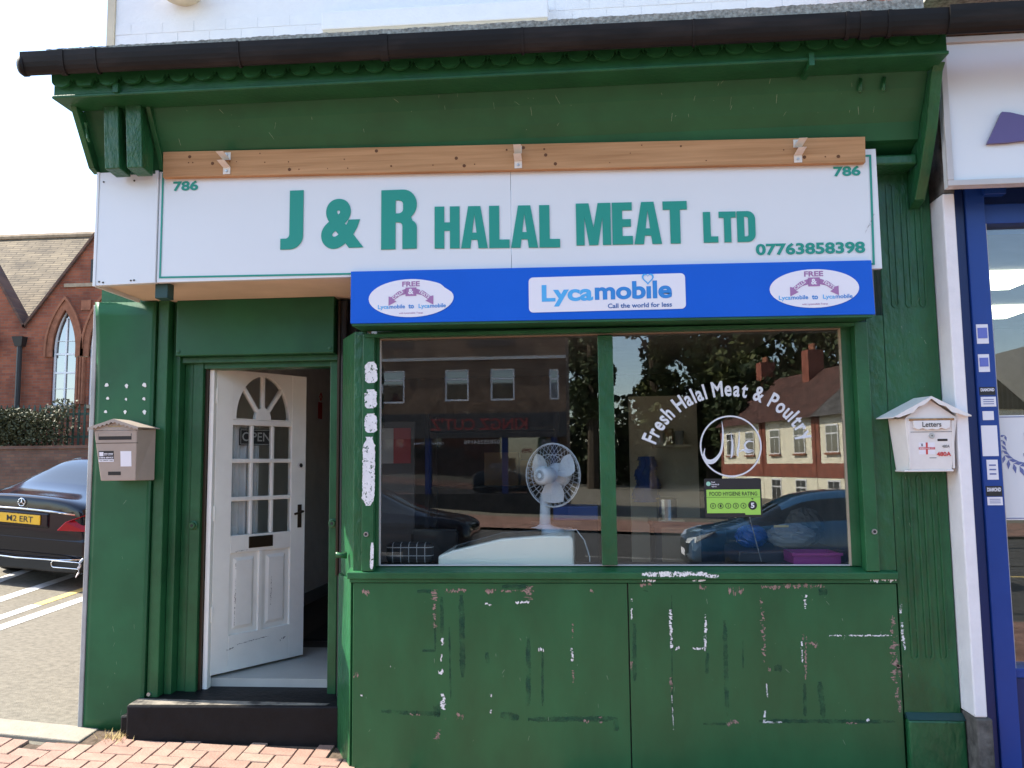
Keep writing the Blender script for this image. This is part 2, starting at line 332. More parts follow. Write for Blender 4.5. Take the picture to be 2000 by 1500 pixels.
def ground_z(x, y):
    if x < -3.3 or y > .45: return -.04 - .06*(max(x, -14)+3.3)*(1 if x < -3.3 else 0)
    yy = max(y, -.3)
    return -.04 - .035*(min(x, 6)+3) + .08*(yy-.35) + .02*(min(y, -.3)+.3 if y > -7 else -6.7)
def clamp(v, a, b): return max(a, min(b, v))
def ground_z(x, y):
    l = -.085*(max(x, -14)+3.3) if x < -3.3 else -.035*(min(x, 6)+3.3)
    return -.04 + l + .08*(clamp(y, -.3, .35)-.35) + .02*(clamp(y, -7, -.3)+.3)
def sheet(name, xs, ys, dz, m, parent=None):
    mb = MB(); n = len(xs)
    mb.add([(x, y, ground_z(x, y)+dz) for y in ys for x in xs], [(j*n+i, j*n+i+1, (j+1)*n+i+1, (j+1)*n+i) for j in range(len(ys)-1) for i in range(n-1)])
    return mb.build(name, m, parent, origin=(0, 0, 0))
XB = [-14, -3.3, 6]; YB = [-7, -.3, .35]
def brk(a, b, B): return sorted(set([a, b]+[t for t in B if a < t < b]))
# ================================================================== setting
struct(sheet('road', [-400, -60]+XB+[60, 400], [-400, -60]+YB+[60, 400], -.022, M['asphalt']))
struct(sheet('main_road', brk(-60, 60, XB), [-19, -7.2, -7], -.018, M['road_main']))
sheet_far = None
pav = struct(sheet('pavement', brk(-4.6, -1.0, XB), brk(-1.6, .08, YB), -.014, M['joint']))
far1 = sheet('paving_far', brk(-1.0, 30, XB), brk(-6.8, .02, YB), -.003, M['pave_far'], pav)
sheet('paving_far', brk(-40, -1.0, XB), brk(-6.8, -1.6, YB), -.003, M['pave_far'], pav)
sheet('paving_far', brk(-40, -4.6, XB), brk(-1.6, .08, YB), -.003, M['pave_far'], pav)
struct(sheet('far_pavement', [-60, -14, -3.3, 6, 60], [-24, -19], .06, M['pave_far']))
# clay pavers laid in herringbone, each one its own block
W = .1035; pme = {}
def paver_mesh(kind, mi):
    key = (kind, mi)
    if key not in pme:
        l, s = 2*W-.005, W-.005
        a, b = (l/2, s/2) if kind else (s/2, l/2); c = .004
        mb = MB().hexa([(-a,-b,-.05),(a,-b,-.05),(a,b,-.05),(-a,b,-.05),(-a,-b,-c),(a,-b,-c),(a,b,-c),(-a,b,-c)])
        mb.f.remove((4,5,6,7)); mb.m.pop()
        mb.add([(-a,-b,-c),(a,-b,-c),(a,b,-c),(-a,b,-c),(-a+c,-b+c,0),(a-c,-b+c,0),(a-c,b-c,0),(-a+c,b-c,0)], [(0,1,5,4),(1,2,6,5),(2,3,7,6),(3,0,4,7),(4,5,6,7)])
        me = bpy.data.meshes.new('brick'); me.from_pydata(mb.v, [], mb.f); me.materials.append(PAV[mi]); pme[key] = me
    return pme[key]
rp = random.Random(3)
sheet('joint_bed', brk(-3.262, -1.3, XB), [.08, .35], -.014, M['joint'], pav)
for r in range(-13, 4):
    for c in range(-42, -10):
        k = (c-r) % 4
        if k in (0, 3):
            h = k == 0; cx = (c+1)*W if h else (c+.5)*W; cy = (r+.5)*W if h else (r+1)*W
            if cx > -1.08 or cx < -4.4 or cy > .3: continue
            if cy > (.09 if cx < -3.06 else .22): continue
            if cy > -.05 and cx > -1.36 or cy > .1 and cx > -1.5: continue
            o = bpy.data.objects.new('brick', paver_mesh(h, rp.choice((0, 0, 1, 1, 2, 3)))); COL.objects.link(o); o.parent = pav
            o.location = (cx, cy, ground_z(cx, cy)+rp.uniform(-.003, .002))
            o.rotation_euler = (math.atan(.08)+rp.uniform(-.012, .012), math.atan(.085 if cx < -3.3 else .035)+rp.uniform(-.012, .012), rp.uniform(-.012, .012))
# pale kerb stones across the mouth of the side road
kb = thing('kerb', 'pale concrete kerb between brick paving and side road', 'kerb', (-3.6, .2, ground_z(-3.6, .2)))
kb['kind'] = 'structure'
x = -3.12
for i in range(6):
    x1 = x-.9
    mb = MB(); y0, y1 = .14, .36
    mb.hexa([(x1+.006, y0, ground_z(x1, y0)-.1), (x, y0, ground_z(x, y0)-.1), (x, y1, ground_z(x, y1)-.1), (x1+.006, y1, ground_z(x1, y1)-.1),
             (x1+.006, y0, ground_z(x1, y0)-.002), (x, y0, ground_z(x, y0)-.002), (x, y1, ground_z(x, y1)-.006), (x1+.006, y1, ground_z(x1, y1)-.006)])
    mb.build('kerb_stone', M['kerb'], kb, bevel=.008); x = x1
# painted lines on the side road
def line(name, pts, wd, m):
    mb = MB(); n = len(pts)
    V = []
    for i, (x, y) in enumerate(pts):
        a = Vector((pts[max(i-1, 0)][0], pts[max(i-1, 0)][1])); b = Vector((pts[min(i+1, n-1)][0], pts[min(i+1, n-1)][1])); d = (b-a).normalized(); q = Vector((-d.y, d.x))*wd/2
        for s in (-1, 1): V.append((x+q.x*s, y+q.y*s, ground_z(x+q.x*s, y+q.y*s)-.018))
    mb.add(V, [(2*i, 2*i+2, 2*i+3, 2*i+1) for i in range(n-1)])
    o = mb.build(name, m, None, origin=(pts[0][0], pts[0][1], ground_z(*pts[0]))); return struct(o)
line('road_marking', [(-7.0, 4.4), (-7.12, 4.83), (-7.26, 5.35), (-7.95, 8)], .14, M['line_white'])
line('road_marking', [(-6.22, 3.1), (-6.34, 3.78), (-6.58, 5.17), (-6.9, 7)], .13, M['line_white'])
line('road_marking', [(-5.68, 2.3), (-5.77, 3.02), (-5.86, 3.7)], .11, M['line_white'])
line('road_marking', [(-5.864, 3.73), (-6.0, 4.81), (-6.4, 8)], .10, M['line_yellow'])
line('road_marking', [(-5.42, 2.0), (-5.49, 2.64), (-5.67, 4.29), (-6.1, 8)], .12, M['line_white'])
for i in range(-6, 7): line('road_marking', [(i*6, -13), (i*6+3, -13)], .12, M['line_white'])
line('road_marking', [(-40, -7.5), (40, -7.5)], .1, M['line_yellow'])

# ================================================================== the shop
shop = thing('shop_building', 'green painted corner butcher shop with white upper wall and peeling panels', 'shop', (-.6, .35, -.1))
G_ = M['green']
# --- upper white wall with its painted bricks
uw = bx('upper_wall', M['white_wall'], shop, -3.16, 1.86, .304, .55, 3.6, 7.5)
bme = None; rb = random.Random(5)
for row in range(9):
    z = 3.955+row*.0775; x = -3.155 + (0 if row % 2 else -.112)
    while x < 1.80:
        x0, x1 = max(x, -3.158), min(x+.2195, 1.84)
        if x1-x0 > .06:
            full = abs(x1-x0-.2195) < .001
            if full and bme: o = bpy.data.objects.new('brick', bme); COL.objects.link(o); o.parent = uw; o.location = (x0-bx0, rb.uniform(-.0012, .001), z-bz0)
            else:
                o = MB().box(x0, x1, .3005, .325, z, z+.0725).build('brick', M['white_wall'], uw, bevel=.006 if False else 0)
                if full: bme = o.data; bx0, bz0 = x0, z
        x += .2245
bx('corner_trim', M['cream'], shop, -3.215, -3.162, .29, .5, 3.9, 7.5)
ws = bx('window_sill', M['white_wall'], shop, -1.67, -.17, .2, .3, 4.475, 4.60, bevel=.008)
bx('drip_edge', M['cream'], shop, -1.66, -.18, .205, .3, 4.455, 4.4745)
bx('side_wall', M['wallbrick'], shop, -3.15, -3.0, .56, 8, -.2, 7.5)
MB().lathe([(.0, 0), (.10, .0), (.135, .03), (.135, .10), (.1, .12)], (-2.65, .2, 4.755), n=20).build('vent_bowl', M['cream'], shop, smooth=True)
# --- lean-to roof edge, gutter, fascia with scallops
MB().hexa([(-2.98,-.66,3.90),(1.80,-.66,3.90),(1.80,.31,3.90),(-2.98,.31,3.90),(-2.98,-.66,3.945),(1.80,-.66,3.965),(1.80,.31,4.0),(-2.98,.31,4.0)]).build('roof_edge', M['felt'], shop, bevel=.012)
mb = MB(); V = []; rg = random.Random(12); n = 520; hz = 0
for i in range(n+1):
    x = -2.975+4.77*i/n; hz = .6*hz+rg.uniform(-.004, .006); z = 3.966+.016*(x+3)/4.8+hz*.5; yj = 0
    V += [(x, -.668+yj, 3.90), (x, -.668+yj, z-.006), (x, -.655+yj, z), (x, -.55, z+.004)]
mb.add(V, [(4*i+k, 4*i+4+k, 4*i+5+k, 4*i+1+k) for i in range(n) for k in range(3)])
mb.build('mortar_fillet', M['felt'], shop)
def gutter(x0, x1, y, z, r, name, par, fall=0.):
    mb = MB(); n = 12; V = []; zz0 = z
    for x in (x0, x1):
        z = zz0 if x == x0 else zz0-fall
        for rr in (r, r-.008):
            for k in range(n+1):
                t = math.pi+math.pi*k/n; V.append((x, y+rr*.72*math.cos(t), z+.028+rr*1.72*math.sin(t)))
    q = n+1
    F = [(k, k+1, 2*q+k+1, 2*q+k) for k in range(n)] + [(q+k, q+k+1, 3*q+k+1, 3*q+k) for k in range(n)] + [(0, 2*q, 3*q, q), (n, 2*q+n, 3*q+n, q+n)] + [(k, k+1, q+k+1, q+k) for k in range(n)] + [(2*q+k, 2*q+k+1, 3*q+k+1, 3*q+k) for k in range(n)]
    mb.add(V, F); return mb.build(name, M['gutter'], par, smooth=False)
gt = gutter(-3.1, 1.95, -.665, 3.902, .068, 'gutter', shop, .035)
bx('eaves_board', G_, shop, -2.99, 1.94, -.64, -.45, 3.868, 3.899)
MB().lathe([(.0, -.03), (.05, -.02), (.066, 0), (.066, .02)], (-3.105, -.665, 3.875), axis='X', n=18).tf(lambda v: Vector((v.x, -.665+(v.y+.665)*.75, v.z))).build('stop_end', M['gutter'], gt, smooth=True)
for x, wd in ((-2.86, .03), (-2.66, .014), (-1.84, .012), (-1.03, .045), (-.28, .014), (.62, .012), (1.40, .02), (1.49, .055), (1.61, .02)):
    mb = MB(); n = 12; V = []
    for xx in (x-wd/2, x+wd/2):
        for rr in (.074, .064):
            for k in range(n+1):
                t = math.pi+math.pi*k/n; V.append((xx, -.665+rr*.72*math.cos(t), 3.931-.035*(x+3.1)/5.03+rr*1.72*math.sin(t)))
    q = n+1
    mb.add(V, [(k, k+1, 2*q+k+1, 2*q+k) for k in range(n)] + [(k, k+1, q+k+1, q+k) for k in range(n)] + [(2*q+k, 2*q+k+1, 3*q+k+1, 3*q+k) for k in range(n)])
    mb.build('gutter_clip', M['gutter'], gt)
fb = bx('fascia_board', G_, shop, -3.0, 1.95, -.55, -.38, 3.735, 3.867, bevel=.004)
bx('bead', G_, shop, -3.005, 1.955, -.562, -.37, 3.722, 3.742, bevel=.006)
per = .1405; pts = [(1.945, 3.866), (-2.995, 3.866)]; x = -2.995; i = 0
while x+per < 1.95:
    r_ = .0485*random.uniform(.93, 1.05)
    lobe = arc(x+.058, 3.814, .054, r_*.8, 180, 360, 10) if i not in (1, 26) else [(x+.004, 3.814), (x+.02, 3.779), (x+.095, 3.779), (x+.112, 3.814)]
    pts += lobe + [(x+.119, 3.826), (x+.1275, 3.803), (x+.136, 3.826)]; x += per; i += 1
pts.append((1.945, 3.82))
V, F = shape([pts], .022)
MB().add([(v[0], -.575-v[2], v[1]) for v in V], F).build('scalloped_trim', G_, fb, bevel=.002)
# --- coved frieze above the sign, consoles
cove = [(-.375, 3.735), (-.33, 3.65), (-.272, 3.56), (-.225, 3.50), (-.190, 3.41), (-.15, 3.405), (.1, 3.30), (.1, 3.735)]
MB().prism(cove, -2.93, 1.922, 'X').build('frieze', M['green_panel'], shop)
cl = thing  # shorthand not used further
for x0, x1 in ((-2.775, -2.685), (-2.64, -2.545)):
    MB().prism([(-.425, 3.73), (-.385, 3.36), (-.26, 3.35), (-.26, 3.73)], x0, x1, 'X').build('console_block', M['green_old'], shop, bevel=.005)
MB().prism([(-.455, 3.722), (-.25, 3.42), (-.19, 3.40), (-.19, 3.722)], -2.962, -2.925, 'X').build('end_cheek', G_, shop, bevel=.004)
MB().prism([(-.40, 3.722), (-.26, 3.50), (-.215, 3.41), (-.19, 3.41), (-.24, 3.722)], -2.53, -2.503, 'X').build('frieze_batten', G_, shop, bevel=.003)
MB().tube([(-2.89, -.395, 3.64), (-2.885, -.42, 3.63), (-2.885, -.39, 3.55), (-2.89, -.365, 3.54)], .008, 6).build('wire_hook', G_, shop)
MB().prism([(-.45, 3.735), (-.41, 3.70), (-.30, 3.42), (-.17, 3.2), (-.09, 3.09), (.0, 3.06), (.0, 3.735)], 1.925, 1.985, 'X').build('end_console', M['green_old'], shop, bevel=.006)
bx('architrave', M['green_old'], shop, 1.62, 1.922, -.165, .02, 3.275, 3.335, bevel=.012)
for x in (1.565, 1.69):
    MB().tube([(x, -.37, 3.70), (x, -.348, 3.635), (x, -.35, 3.625)], [.009, .012, .006], 6).build('paint_drip', M['green_old'], shop, smooth=True)
bx('small_bracket', G_, shop, 1.235, 1.262, -.575, -.40, 3.69, 3.76)
bx('small_bracket', G_, shop, -2.63, -2.60, -.575, -.54, 3.735, 3.79)
# --- left pilaster: bent cover sheet, boards, grey edge trim
mb = MB(); nx, nz = 14, 30; V = []
for j in range(nz+1):
    for i in range(nx+1):
        u, t = i/nx, j/nz; x = -3.225+.40*u; z = -.08+2.79*t
        b = max(0, (t-.8)/.2)*max(0, 1-u*1.05)
        V.append((x, .35-.05*b**1.6, z))
mb.add(V, [(j*(nx+1)+i, j*(nx+1)+i+1, (j+1)*(nx+1)+i+1, (j+1)*(nx+1)+i) for j in range(nz) for i in range(nx)])
o = mb.build('cover_sheet', M['green_panel'], shop, smooth=True); sm = o.modifiers.new('thick', 'SOLIDIFY'); sm.thickness = .006; sm.offset = -1
pil = bx('pilaster', G_, shop, -3.22, -2.83, .36, .55, -.12, 3.4)
bx('edge_trim', mat('grey_metal_edge', (.33, .34, .33), .5, var=.2), shop, -3.262, -3.232, .34, .40, -.1, 2.70, bevel=.004)
bx('board', G_, shop, -2.822, -2.745, .365, .55, -.1, 2.73, bevel=.006)
bx('board', G_, shop, -2.742, -2.69, .43, .56, .1, 2.73, bevel=.005)
bx('board', G_, shop, -2.688, -2.63, .50, .60, .1, 2.73, bevel=.005)
MB().lathe([(.0, 0), (.012, 0), (.012, .02)], (-2.80, .352, .16), axis='Y').build('screw_head', M['zinc'], pil)
for x, z, s in ((-3.15, 2.157, 1.0), (-3.011, 2.147, .9), (-2.887, 2.152, 1.1), (-3.139, 2.068, .8), (-3.011, 2.059, .6), (-2.887, 2.06, .8), (-3.15, 1.979, .8), (-3.015, 1.974, .8), (-2.881, 1.971, .95)):
    r_ = .0125*s; a0 = random.uniform(0, 6)
    c = [(x+r_*(1+.25*math.cos(3*t+a0))*math.cos(t), z+r_*(1.15+.25*math.sin(2*t+a0))*math.sin(t)) for t in [k*.4488 for k in range(14)]]
    V, F = shape([c], .001); MB().add([(v[0], .3405-v[2], v[1]) for v in V], F).build('filler_dot', M['filler'], pil)
for x in (-3.055, -3.01): MB().lathe([(.0, 0), (.007, 0), (.007, .003)], (x, .3, 2.55), axis='Y', n=8).tf(lambda v: Vector((v.x, v.y+.04, v.z))).build('screw_hole', M['dark'], pil)
# --- door recess
bx('soffit_board', M['soffit'], shop, -2.925, -1.36, -.165, .62, 2.722, 2.745)
bx('gap_block', M['teal_solid'], shop, -2.565, -2.485, -.16, -.08, 2.625, 2.7215, bevel=.004)
MB().prism([(-2.70, 2.345), (-1.62, 2.345), (-1.62, 2.722), (-2.70, 2.722)], .38, .60).build('shutter_box', M['green_panel'], shop, bevel=.006)
for x in (-2.68, -1.645): MB().lathe([(.0, -.006), (.012, -.004), (.013, 0)], (x, .379, 2.375), axis='Y', n=10).build('screw_head', M['green_old'], shop)
bx('door_head', G_, shop, -2.62, -1.6, .5, .62, 2.27, 2.344, bevel=.004)
bx('lintel_rail', G_, shop, -2.70, -1.58, .45, .6, 2.305, 2.345, bevel=.004)
bx('door_post', G_, shop, -2.628, -2.555, .49, .60, .12, 2.32, bevel=.006)
bx('door_post', G_, shop, -1.675, -1.615, .49, .60, .12, 2.32, bevel=.006)
bx('dark_strip', M['bronze'], shop, -2.553, -2.535, .52, .60, .12, 2.3)
bx('door_jamb', M['white_door'], shop, -2.533, -2.50, .54, .60, .13, 2.27, bevel=.004)
for x in (-2.595, -1.645):
    MB().lathe([(.0, -.03), (.02, -.03), (.022, -.012), (.03, -.008), (.03, .0)], (x, .49, 1.22 if x < -2 else 1.23), axis='Y', n=14).build('bolt_socket', M['green_old'], shop, smooth=False)
    MB().lathe([(.0, -.031), (.010, -.031), (.010, -.028)], (x, .49, 1.22 if x < -2 else 1.23), axis='Y', n=10).build('socket_hole', M['dark'], shop)
bx('recess_back', M['dark'], shop, -1.612, -1.5, .5, .62, -.1, 2.722)
MB().tube([(-1.575, .46, -.05), (-1.575, .46, 2.7)], .028, 8).build('black_conduit', M['iron'], shop)
MB().tube([(-1.60, .44, .9), (-1.60, .44, 2.7)], .012, 6).build('cable', M['bronze'], shop)
# black step
st = MB().hexa([(-2.86,.20,-.12),(-1.53,.28,-.14),(-1.53,.62,-.14),(-2.86,.62,-.12),(-2.86,.20,.135),(-1.53,.28,.125),(-1.53,.62,.15),(-2.86,.62,.15)]).build('step', M['black_paint'], shop, bevel=.012)
MB().add([(-2.85,.208,.1378),(-1.62,.283,.1283),(-1.60,.315,.1320),(-2.85,.33,.1420)], [(0,1,2,3)]).build('worn_sunlit_strip', M['step_worn_lit'], st)  # wear kept to a tapering pale strip, painting in the sunlit front edge
MB().box(-2.92,-2.862,.24,.34,-.1,.06).build('step_cheek', M['black_paint'], st, bevel=.012)
# grass tuft by the step
mb = MB()
for i in range(90):
    a = random.uniform(0, 6.28); x = -2.93+random.gauss(0, .05); y = .2+random.gauss(0, .03); h = random.uniform(.02, .05); q = random.uniform(.02, .06)
    z = ground_z(x, y); mb.add([(x-.002, y, z), (x+.002, y, z), (x+q*math.cos(a), y+q*math.sin(a), z+h)], [(0, 1, 2)])
tag(mb.build('dry_grass_tuft', M['straw'], None), 'tuft of dry straw coloured grass beside the black step', 'grass')

# --- door leaf (hinged left, standing open into the shop)
dh = Vector((-2.498, .585, .222)); th = R(57); ct, st_ = math.cos(th), math.sin(th)
def dw(v): return Vector((dh.x + v.x*ct - v.y*st_, dh.y + v.x*st_ + v.y*ct, dh.z + v.z))
# leaf coordinates: x 0..0.76 along leaf, y 0 (outside) .. .04 (inside), z 0..2.06
door = MB().box(0, .13, 0, .042, 0, 2.06).box(.63, .76, 0, .042, 0, 2.06).box(.13, .63, 0, .042, 0, .24).box(.13, .63, 0, .042, .79, .91).tf(dw).build('door', M['white_door'], shop, bevel=.003)
def dpart(mb, name, m, bevel=0): return mb.tf(dw).build(name, m, door, bevel=bevel)
dpart(MB().box(.365, .395, .001, .041, .24, .79), 'mid_rail', M['white_door'], .002)
for x0, x1 in ((.13, .365), (.395, .63)):
    dpart(MB().box(x0, x1, .016, .03, .24, .79), 'panel', M['white_door'])
    dpart(MB().hexa([(x0+.03,.018,.27),(x1-.03,.018,.27),(x1-.03,.018,.76),(x0+.03,.018,.76),(x0+.055,.006,.295),(x1-.055,.006,.295),(x1-.055,.006,.735),(x0+.055,.006,.735)]), 'raised_panel', M['white_door'])
rows = [(.91, 1.145), (1.175, 1.41), (1.44, 1.675)]; cols = [(.13, .28), (.305, .455), (.48, .63)]
for k, (z0, z1) in enumerate(rows):
    dpart(MB().box(.13, .63, .003, .039, z1, z1+.03 if k < 2 else 1.715), 'glazing_bar', M['white_door'], .006)
    for x0, x1 in cols: dpart(MB().box(x0, x1, .018, .022, z0, z1), 'pane', M['glass_door'])
for x0 in (.28, .455): dpart(MB().box(x0, x0+.025, .004, .038, .91, 1.675), 'glazing_bar', M['white_door'], .006)
rect = [(.13, 1.715), (.63, 1.715), (.63, 2.06), (.13, 2.06)]; hole = [(.155, 1.722), (.605, 1.722)] + arc(.38, 1.722, .225, .31, 0, 180, 24)
V, F = shape([rect, hole], .038); dpart(MB().add([(v[0], .021-v[2], v[1]) for v in V], F), 'arch_head', M['white_door'])
V, F = shape([arc(.38, 1.722, .065, .085, 0, 180, 14)], .036); dpart(MB().add([(v[0], .021-v[2], v[1]) for v in V], F), 'fan_boss', M['white_door'])
for a in (45, 90, 135):
    c, s = math.cos(R(a)), math.sin(R(a)); p0 = (.38+.05*c, 1.722+.06*s); p1 = (.38+.232*c, 1.722+.315*s); q = (-s*.013, c*.013)
    dpart(MB().prism([(p0[0]-q[0], p0[1]-q[1]), (p1[0]-q[0], p1[1]-q[1]), (p1[0]+q[0], p1[1]+q[1]), (p0[0]+q[0], p0[1]+q[1])], .005, .037), 'fan_bar', M['white_door'], .003)
V, F = shape([hole], .003); dpart(MB().add([(v[0], .021-v[2], v[1]) for v in V], F), 'fan_pane', M['glass_door'])
dpart(MB().box(.275, .475, -.006, .002, .815, .895), 'letter_plate', M['bronze'], .003)
dpart(MB().box(.69, .725, -.006, .0, .93, 1.10), 'handle_plate', M['bronze'], .002)
dpart(MB().tube([(.707, -.003, 1.05), (.707, -.045, 1.05), (.66, -.055, 1.04), (.625, -.055, 1.035)], .009, 8), 'handle', M['bronze'])
dpart(MB().lathe([(.0, -.016), (.016, -.016), (.02, -.002), (.02, 0)], (.705, 0, 1.39), axis='Y', n=14), 'lock_cylinder', M['chrome'])
dpart(MB().lathe([(.0, -.0175), (.010, -.0175), (.010, -.0165)], (.705, 0, 1.39), axis='Y', n=10), 'keyhole', M['dark'])
for z in (.35, 1.02, 1.82): dpart(MB().tube([(-.004, -.006, z), (-.004, -.006, z+.1)], .008, 8), 'hinge', M['white_door'])
rs = random.Random(9)
def scuffs(strokes, fn, name, m, parent, rag=.5, seed=1, blunt=False):
    """ragged flat marks, one object each: strokes (x0,z0,x1,z1,width) on a surface mapped by fn(x,z)"""
    r = random.Random(seed)
    for (a, b, c, d, wd) in strokes:
        mb = MB(); L = math.hypot(c-a, d-b); n = max(6, int(L/.005)); ux, uz = ((c-a)/L, (d-b)/L) if L > 1e-6 else (1, 0); px, pz = -uz, ux
        up, dn = [], []; w1 = w2 = wd/2
        for i in range(n+1):
            t = i/n; e = 1 if blunt else min(1, min(t, 1-t)*6+.3); h = wd/2*e
            w1 = .45*w1+.55*h*(1-rag*1.5*r.random()); w2 = .45*w2+.55*h*(1-rag*1.5*r.random()); j = r.uniform(-.12, .12)*wd*rag*2
            up.append((a+ux*L*t+px*(w1+j), b+uz*L*t+pz*(w1+j))); dn.append((a+ux*L*t-px*(w2-j), b+uz*L*t-pz*(w2-j)))
        for i in range(n):
            if rag > .5 and r.random() < .13 and 0 < i < n-1: continue
            q = [dn[i], dn[i+1], up[i+1], up[i]]; mb.add([fn(x, z) for x, z in q], [(0, 1, 2, 3)])
        mb.build(name, m, parent)
scuffs([(.175, .30, .18, .62, .012), (.18, .68, .18, .72, .01), (.47, .40, .475, .60, .013), (.20, .17, .45, .185, .012), (.12, .14, .17, .16, .02), (.55, .14, .60, .16, .025), (.17, .80, .27, .805, .01)],
       lambda x, z: tuple(dw(Vector((x, .0045 if .25 < z < .78 else -.0015, z)))), 'scuff_marks', M['scuff'], door, .9, 4)
# open card and net curtain behind the glass
oc = thing('open_card', 'black OPEN card hanging behind the door glass', 'sign', tuple(dw(Vector((.33, .05, 1.5)))))
MB().box(.215, .49, .046, .052, 1.535, 1.655).tf(dw).build('card', M['label_black'], oc)
V, F = text('OPEN', .01); fit((V, F), .235, .47, 1.565, 1.63, .0445).tf(dw).build('lettering', M['ltgrey'], oc)
V, F = shape([[(.222, 1.542), (.483, 1.542), (.483, 1.648), (.222, 1.648)], [(.226, 1.546), (.479, 1.546), (.479, 1.644), (.226, 1.644)]], .0008); MB().add([(v[0], .0448-v[2], v[1]) for v in V], F).tf(dw).build('border', M['ltgrey'], oc)
mb = MB(); n = 40; V = []
for j in (0, 1):
    for i in range(n+1):
        u = i/n; V.append((.10+.30*u, .075+.016*math.sin(u*40)+.008*math.sin(u*17), .88 if j == 0 else 1.69))
mb.add(V, [(i, i+1, n+2+i, n+1+i) for i in range(n)]).tf(dw)
tag(mb.build('net_curtain', M['cloth'], None, smooth=True), 'pale net curtain hanging behind the open door panes', 'curtain')

# --- bay: splayed return, stall riser, sill, posts
MB().prism([(-1.386, .004), (-1.545, .29), (-1.56, .48), (-1.30, .48), (-1.30, .022), (-1.374, .022)], -.35, .93, 'Z').build('splayed_return', M['green_old'], shop, bevel=.004)
MB().prism([(-1.375, .012), (-1.53, .29), (-1.56, .48), (-1.32, .48), (-1.30, .012)], .93, 2.42, 'Z').build('splayed_return', M['green_old'], shop, bevel=.004)
MB().tube([(-1.44, .10, 1.065), (-1.475, .085, 1.065), (-1.50, .08, 1.068)], [.022, .014, .02], 10).build('pipe_stub', M['green_old'], shop, smooth=True)
bx('riser_core', M['dark'], shop, -1.375, 1.742, .02, .2, -.35, .93)
ra = bx('riser_panel', M['green_riser'], shop, -1.37, .2395, .0, .02, -.35, .913, bevel=.003)
rbn = bx('riser_panel', M['green_riser'], shop, .2465, 1.738, .0, .02, -.35, .913, bevel=.003)
bx('panel_rail', G_, shop, -1.39, 1.742, -.012, .1, .9165, .938, bevel=.003)
sill = MB().prism([(-.03, .9395), (-.03, .978), (.0, .986), (.075, 1.006), (.12, 1.006), (.12, .9395)], -1.40, 1.742, 'X').build('window_sill', G_, shop, bevel=.004)
bx('window_post', M['green_old'], shop, -1.372, -1.318, -.004, .09, .982, 2.40, bevel=.004)
po = bx('window_post', G_, shop, -1.316, -1.245, -.026, .09, .984, 2.40, bevel=.005)
bx('window_post', G_, shop, 1.572, 1.645, -.030, .09, .984, 2.40, bevel=.005)
bx('jamb_board', M['green_old'], shop, 1.646, 1.744, .0, .12, .984, 2.44, bevel=.004)
for x, y in ((-1.285, -.027), (1.622, -.031)):
    MB().lathe([(.0, -.01), (.010, -.012), (.014, -.012), (.016, 0)], (x, y, 1.20 if x < 0 else 1.205), axis='Y', n=14).build('bolt_socket', M['zinc'], po)
    MB().lathe([(.0, -.0135), (.0085, -.0135), (.0085, -.0115)], (x, y, 1.20 if x < 0 else 1.205), axis='Y', n=10).build('socket_hole', M['dark'], po)
win = bx('window_frame', G_, shop, -1.243, 1.57, .03, .11, 2.385, 2.42)
bx('stop_bead', M['green'], win, -1.243, -1.228, .03, .10, 1.007, 2.384)
bx('stop_bead', M['green'], win, 1.518, 1.57, .045, .10, 1.007, 2.384)
bx('edge_trim', mat('stained_bead', (.36, .31, .22), .7, var=.2), win, 1.507, 1.5175, .05, .075, 1.007, 2.384)
bx('edge_trim', M['ltgrey'], win, -1.2278, -1.221, .052, .07, 1.007, 2.384)
bx('edge_trim', M['ltgrey'], win, -1.22, 1.506, .052, .07, 1.0065, 1.0125)
bx('edge_trim', mat('brown_grey_bead', (.22, .18, .13), .7), win, -1.22, 1.506, .04, .08, 2.370, 2.3845)
bx('mullion', M['green_old'], win, .100, .190, .028, .10, 1.0125, 2.364, bevel=.004)
for x0, x1 in ((-1.2205, .0995), (.1905, 1.5065)): bx('pane', M['glass'], win, x0, x1, .060, .062, 1.013, 2.3645)
# --- right pilaster with flutes and plinth
pr = bx('pilaster', M['green_old'], shop, 1.747, 2.048, .006, .3, .2, 3.30, bevel=.006)
for x0, x1 in ((1.80, 1.845), (1.878, 1.92), (1.956, 1.998)):
    for z0, z1 in ((2.50, 3.20), (.52, 1.50)):
        c = arc((x0+x1)/2, z1, (x1-x0)/2, .02, 0, 180, 6) + arc((x0+x1)/2, z0, (x1-x0)/2, .02, 180, 360, 6)
        inner = [((x-(x0+x1)/2)*.55+(x0+x1)/2, (z-(z0+z1)/2)*.985+(z0+z1)/2) for x, z in c]
        V, F = shape([c, inner], .007); MB().add([(v[0], .003-v[2], v[1]) for v in V], F).build('flute_edge', M['green_old'], pr, bevel=.004)
bx('plinth', M['green_old'], shop, 1.75, 2.052, -.04, .3, -.35, .185, bevel=.012)
MB().prism([(-.04, .186), (.0, .215), (.1, .215), (.1, .186)], 1.75, 2.052, 'X').build('plinth_cap', M['teal_solid'], shop)
pier = bx('party_pier', M['pier'], shop, 2.053, 2.118, -.15, .35, .235, 3.10, bevel=.008)
bx('pier_base', M['stone'], shop, 2.056, 2.14, -.16, .35, -.35, .232, bevel=.012)
bx('pier_top', M['stone'], shop, 2.06, 2.128, -.14, .35, 3.102, 3.74, bevel=.01)
for z in (3.40, 3.53): MB().lathe([(.0, -.02), (.02, -.016), (.022, 0)], (2.09, -.141, z), axis='Y', n=12).build('bolt_head', M['stone'], pier, smooth=True)
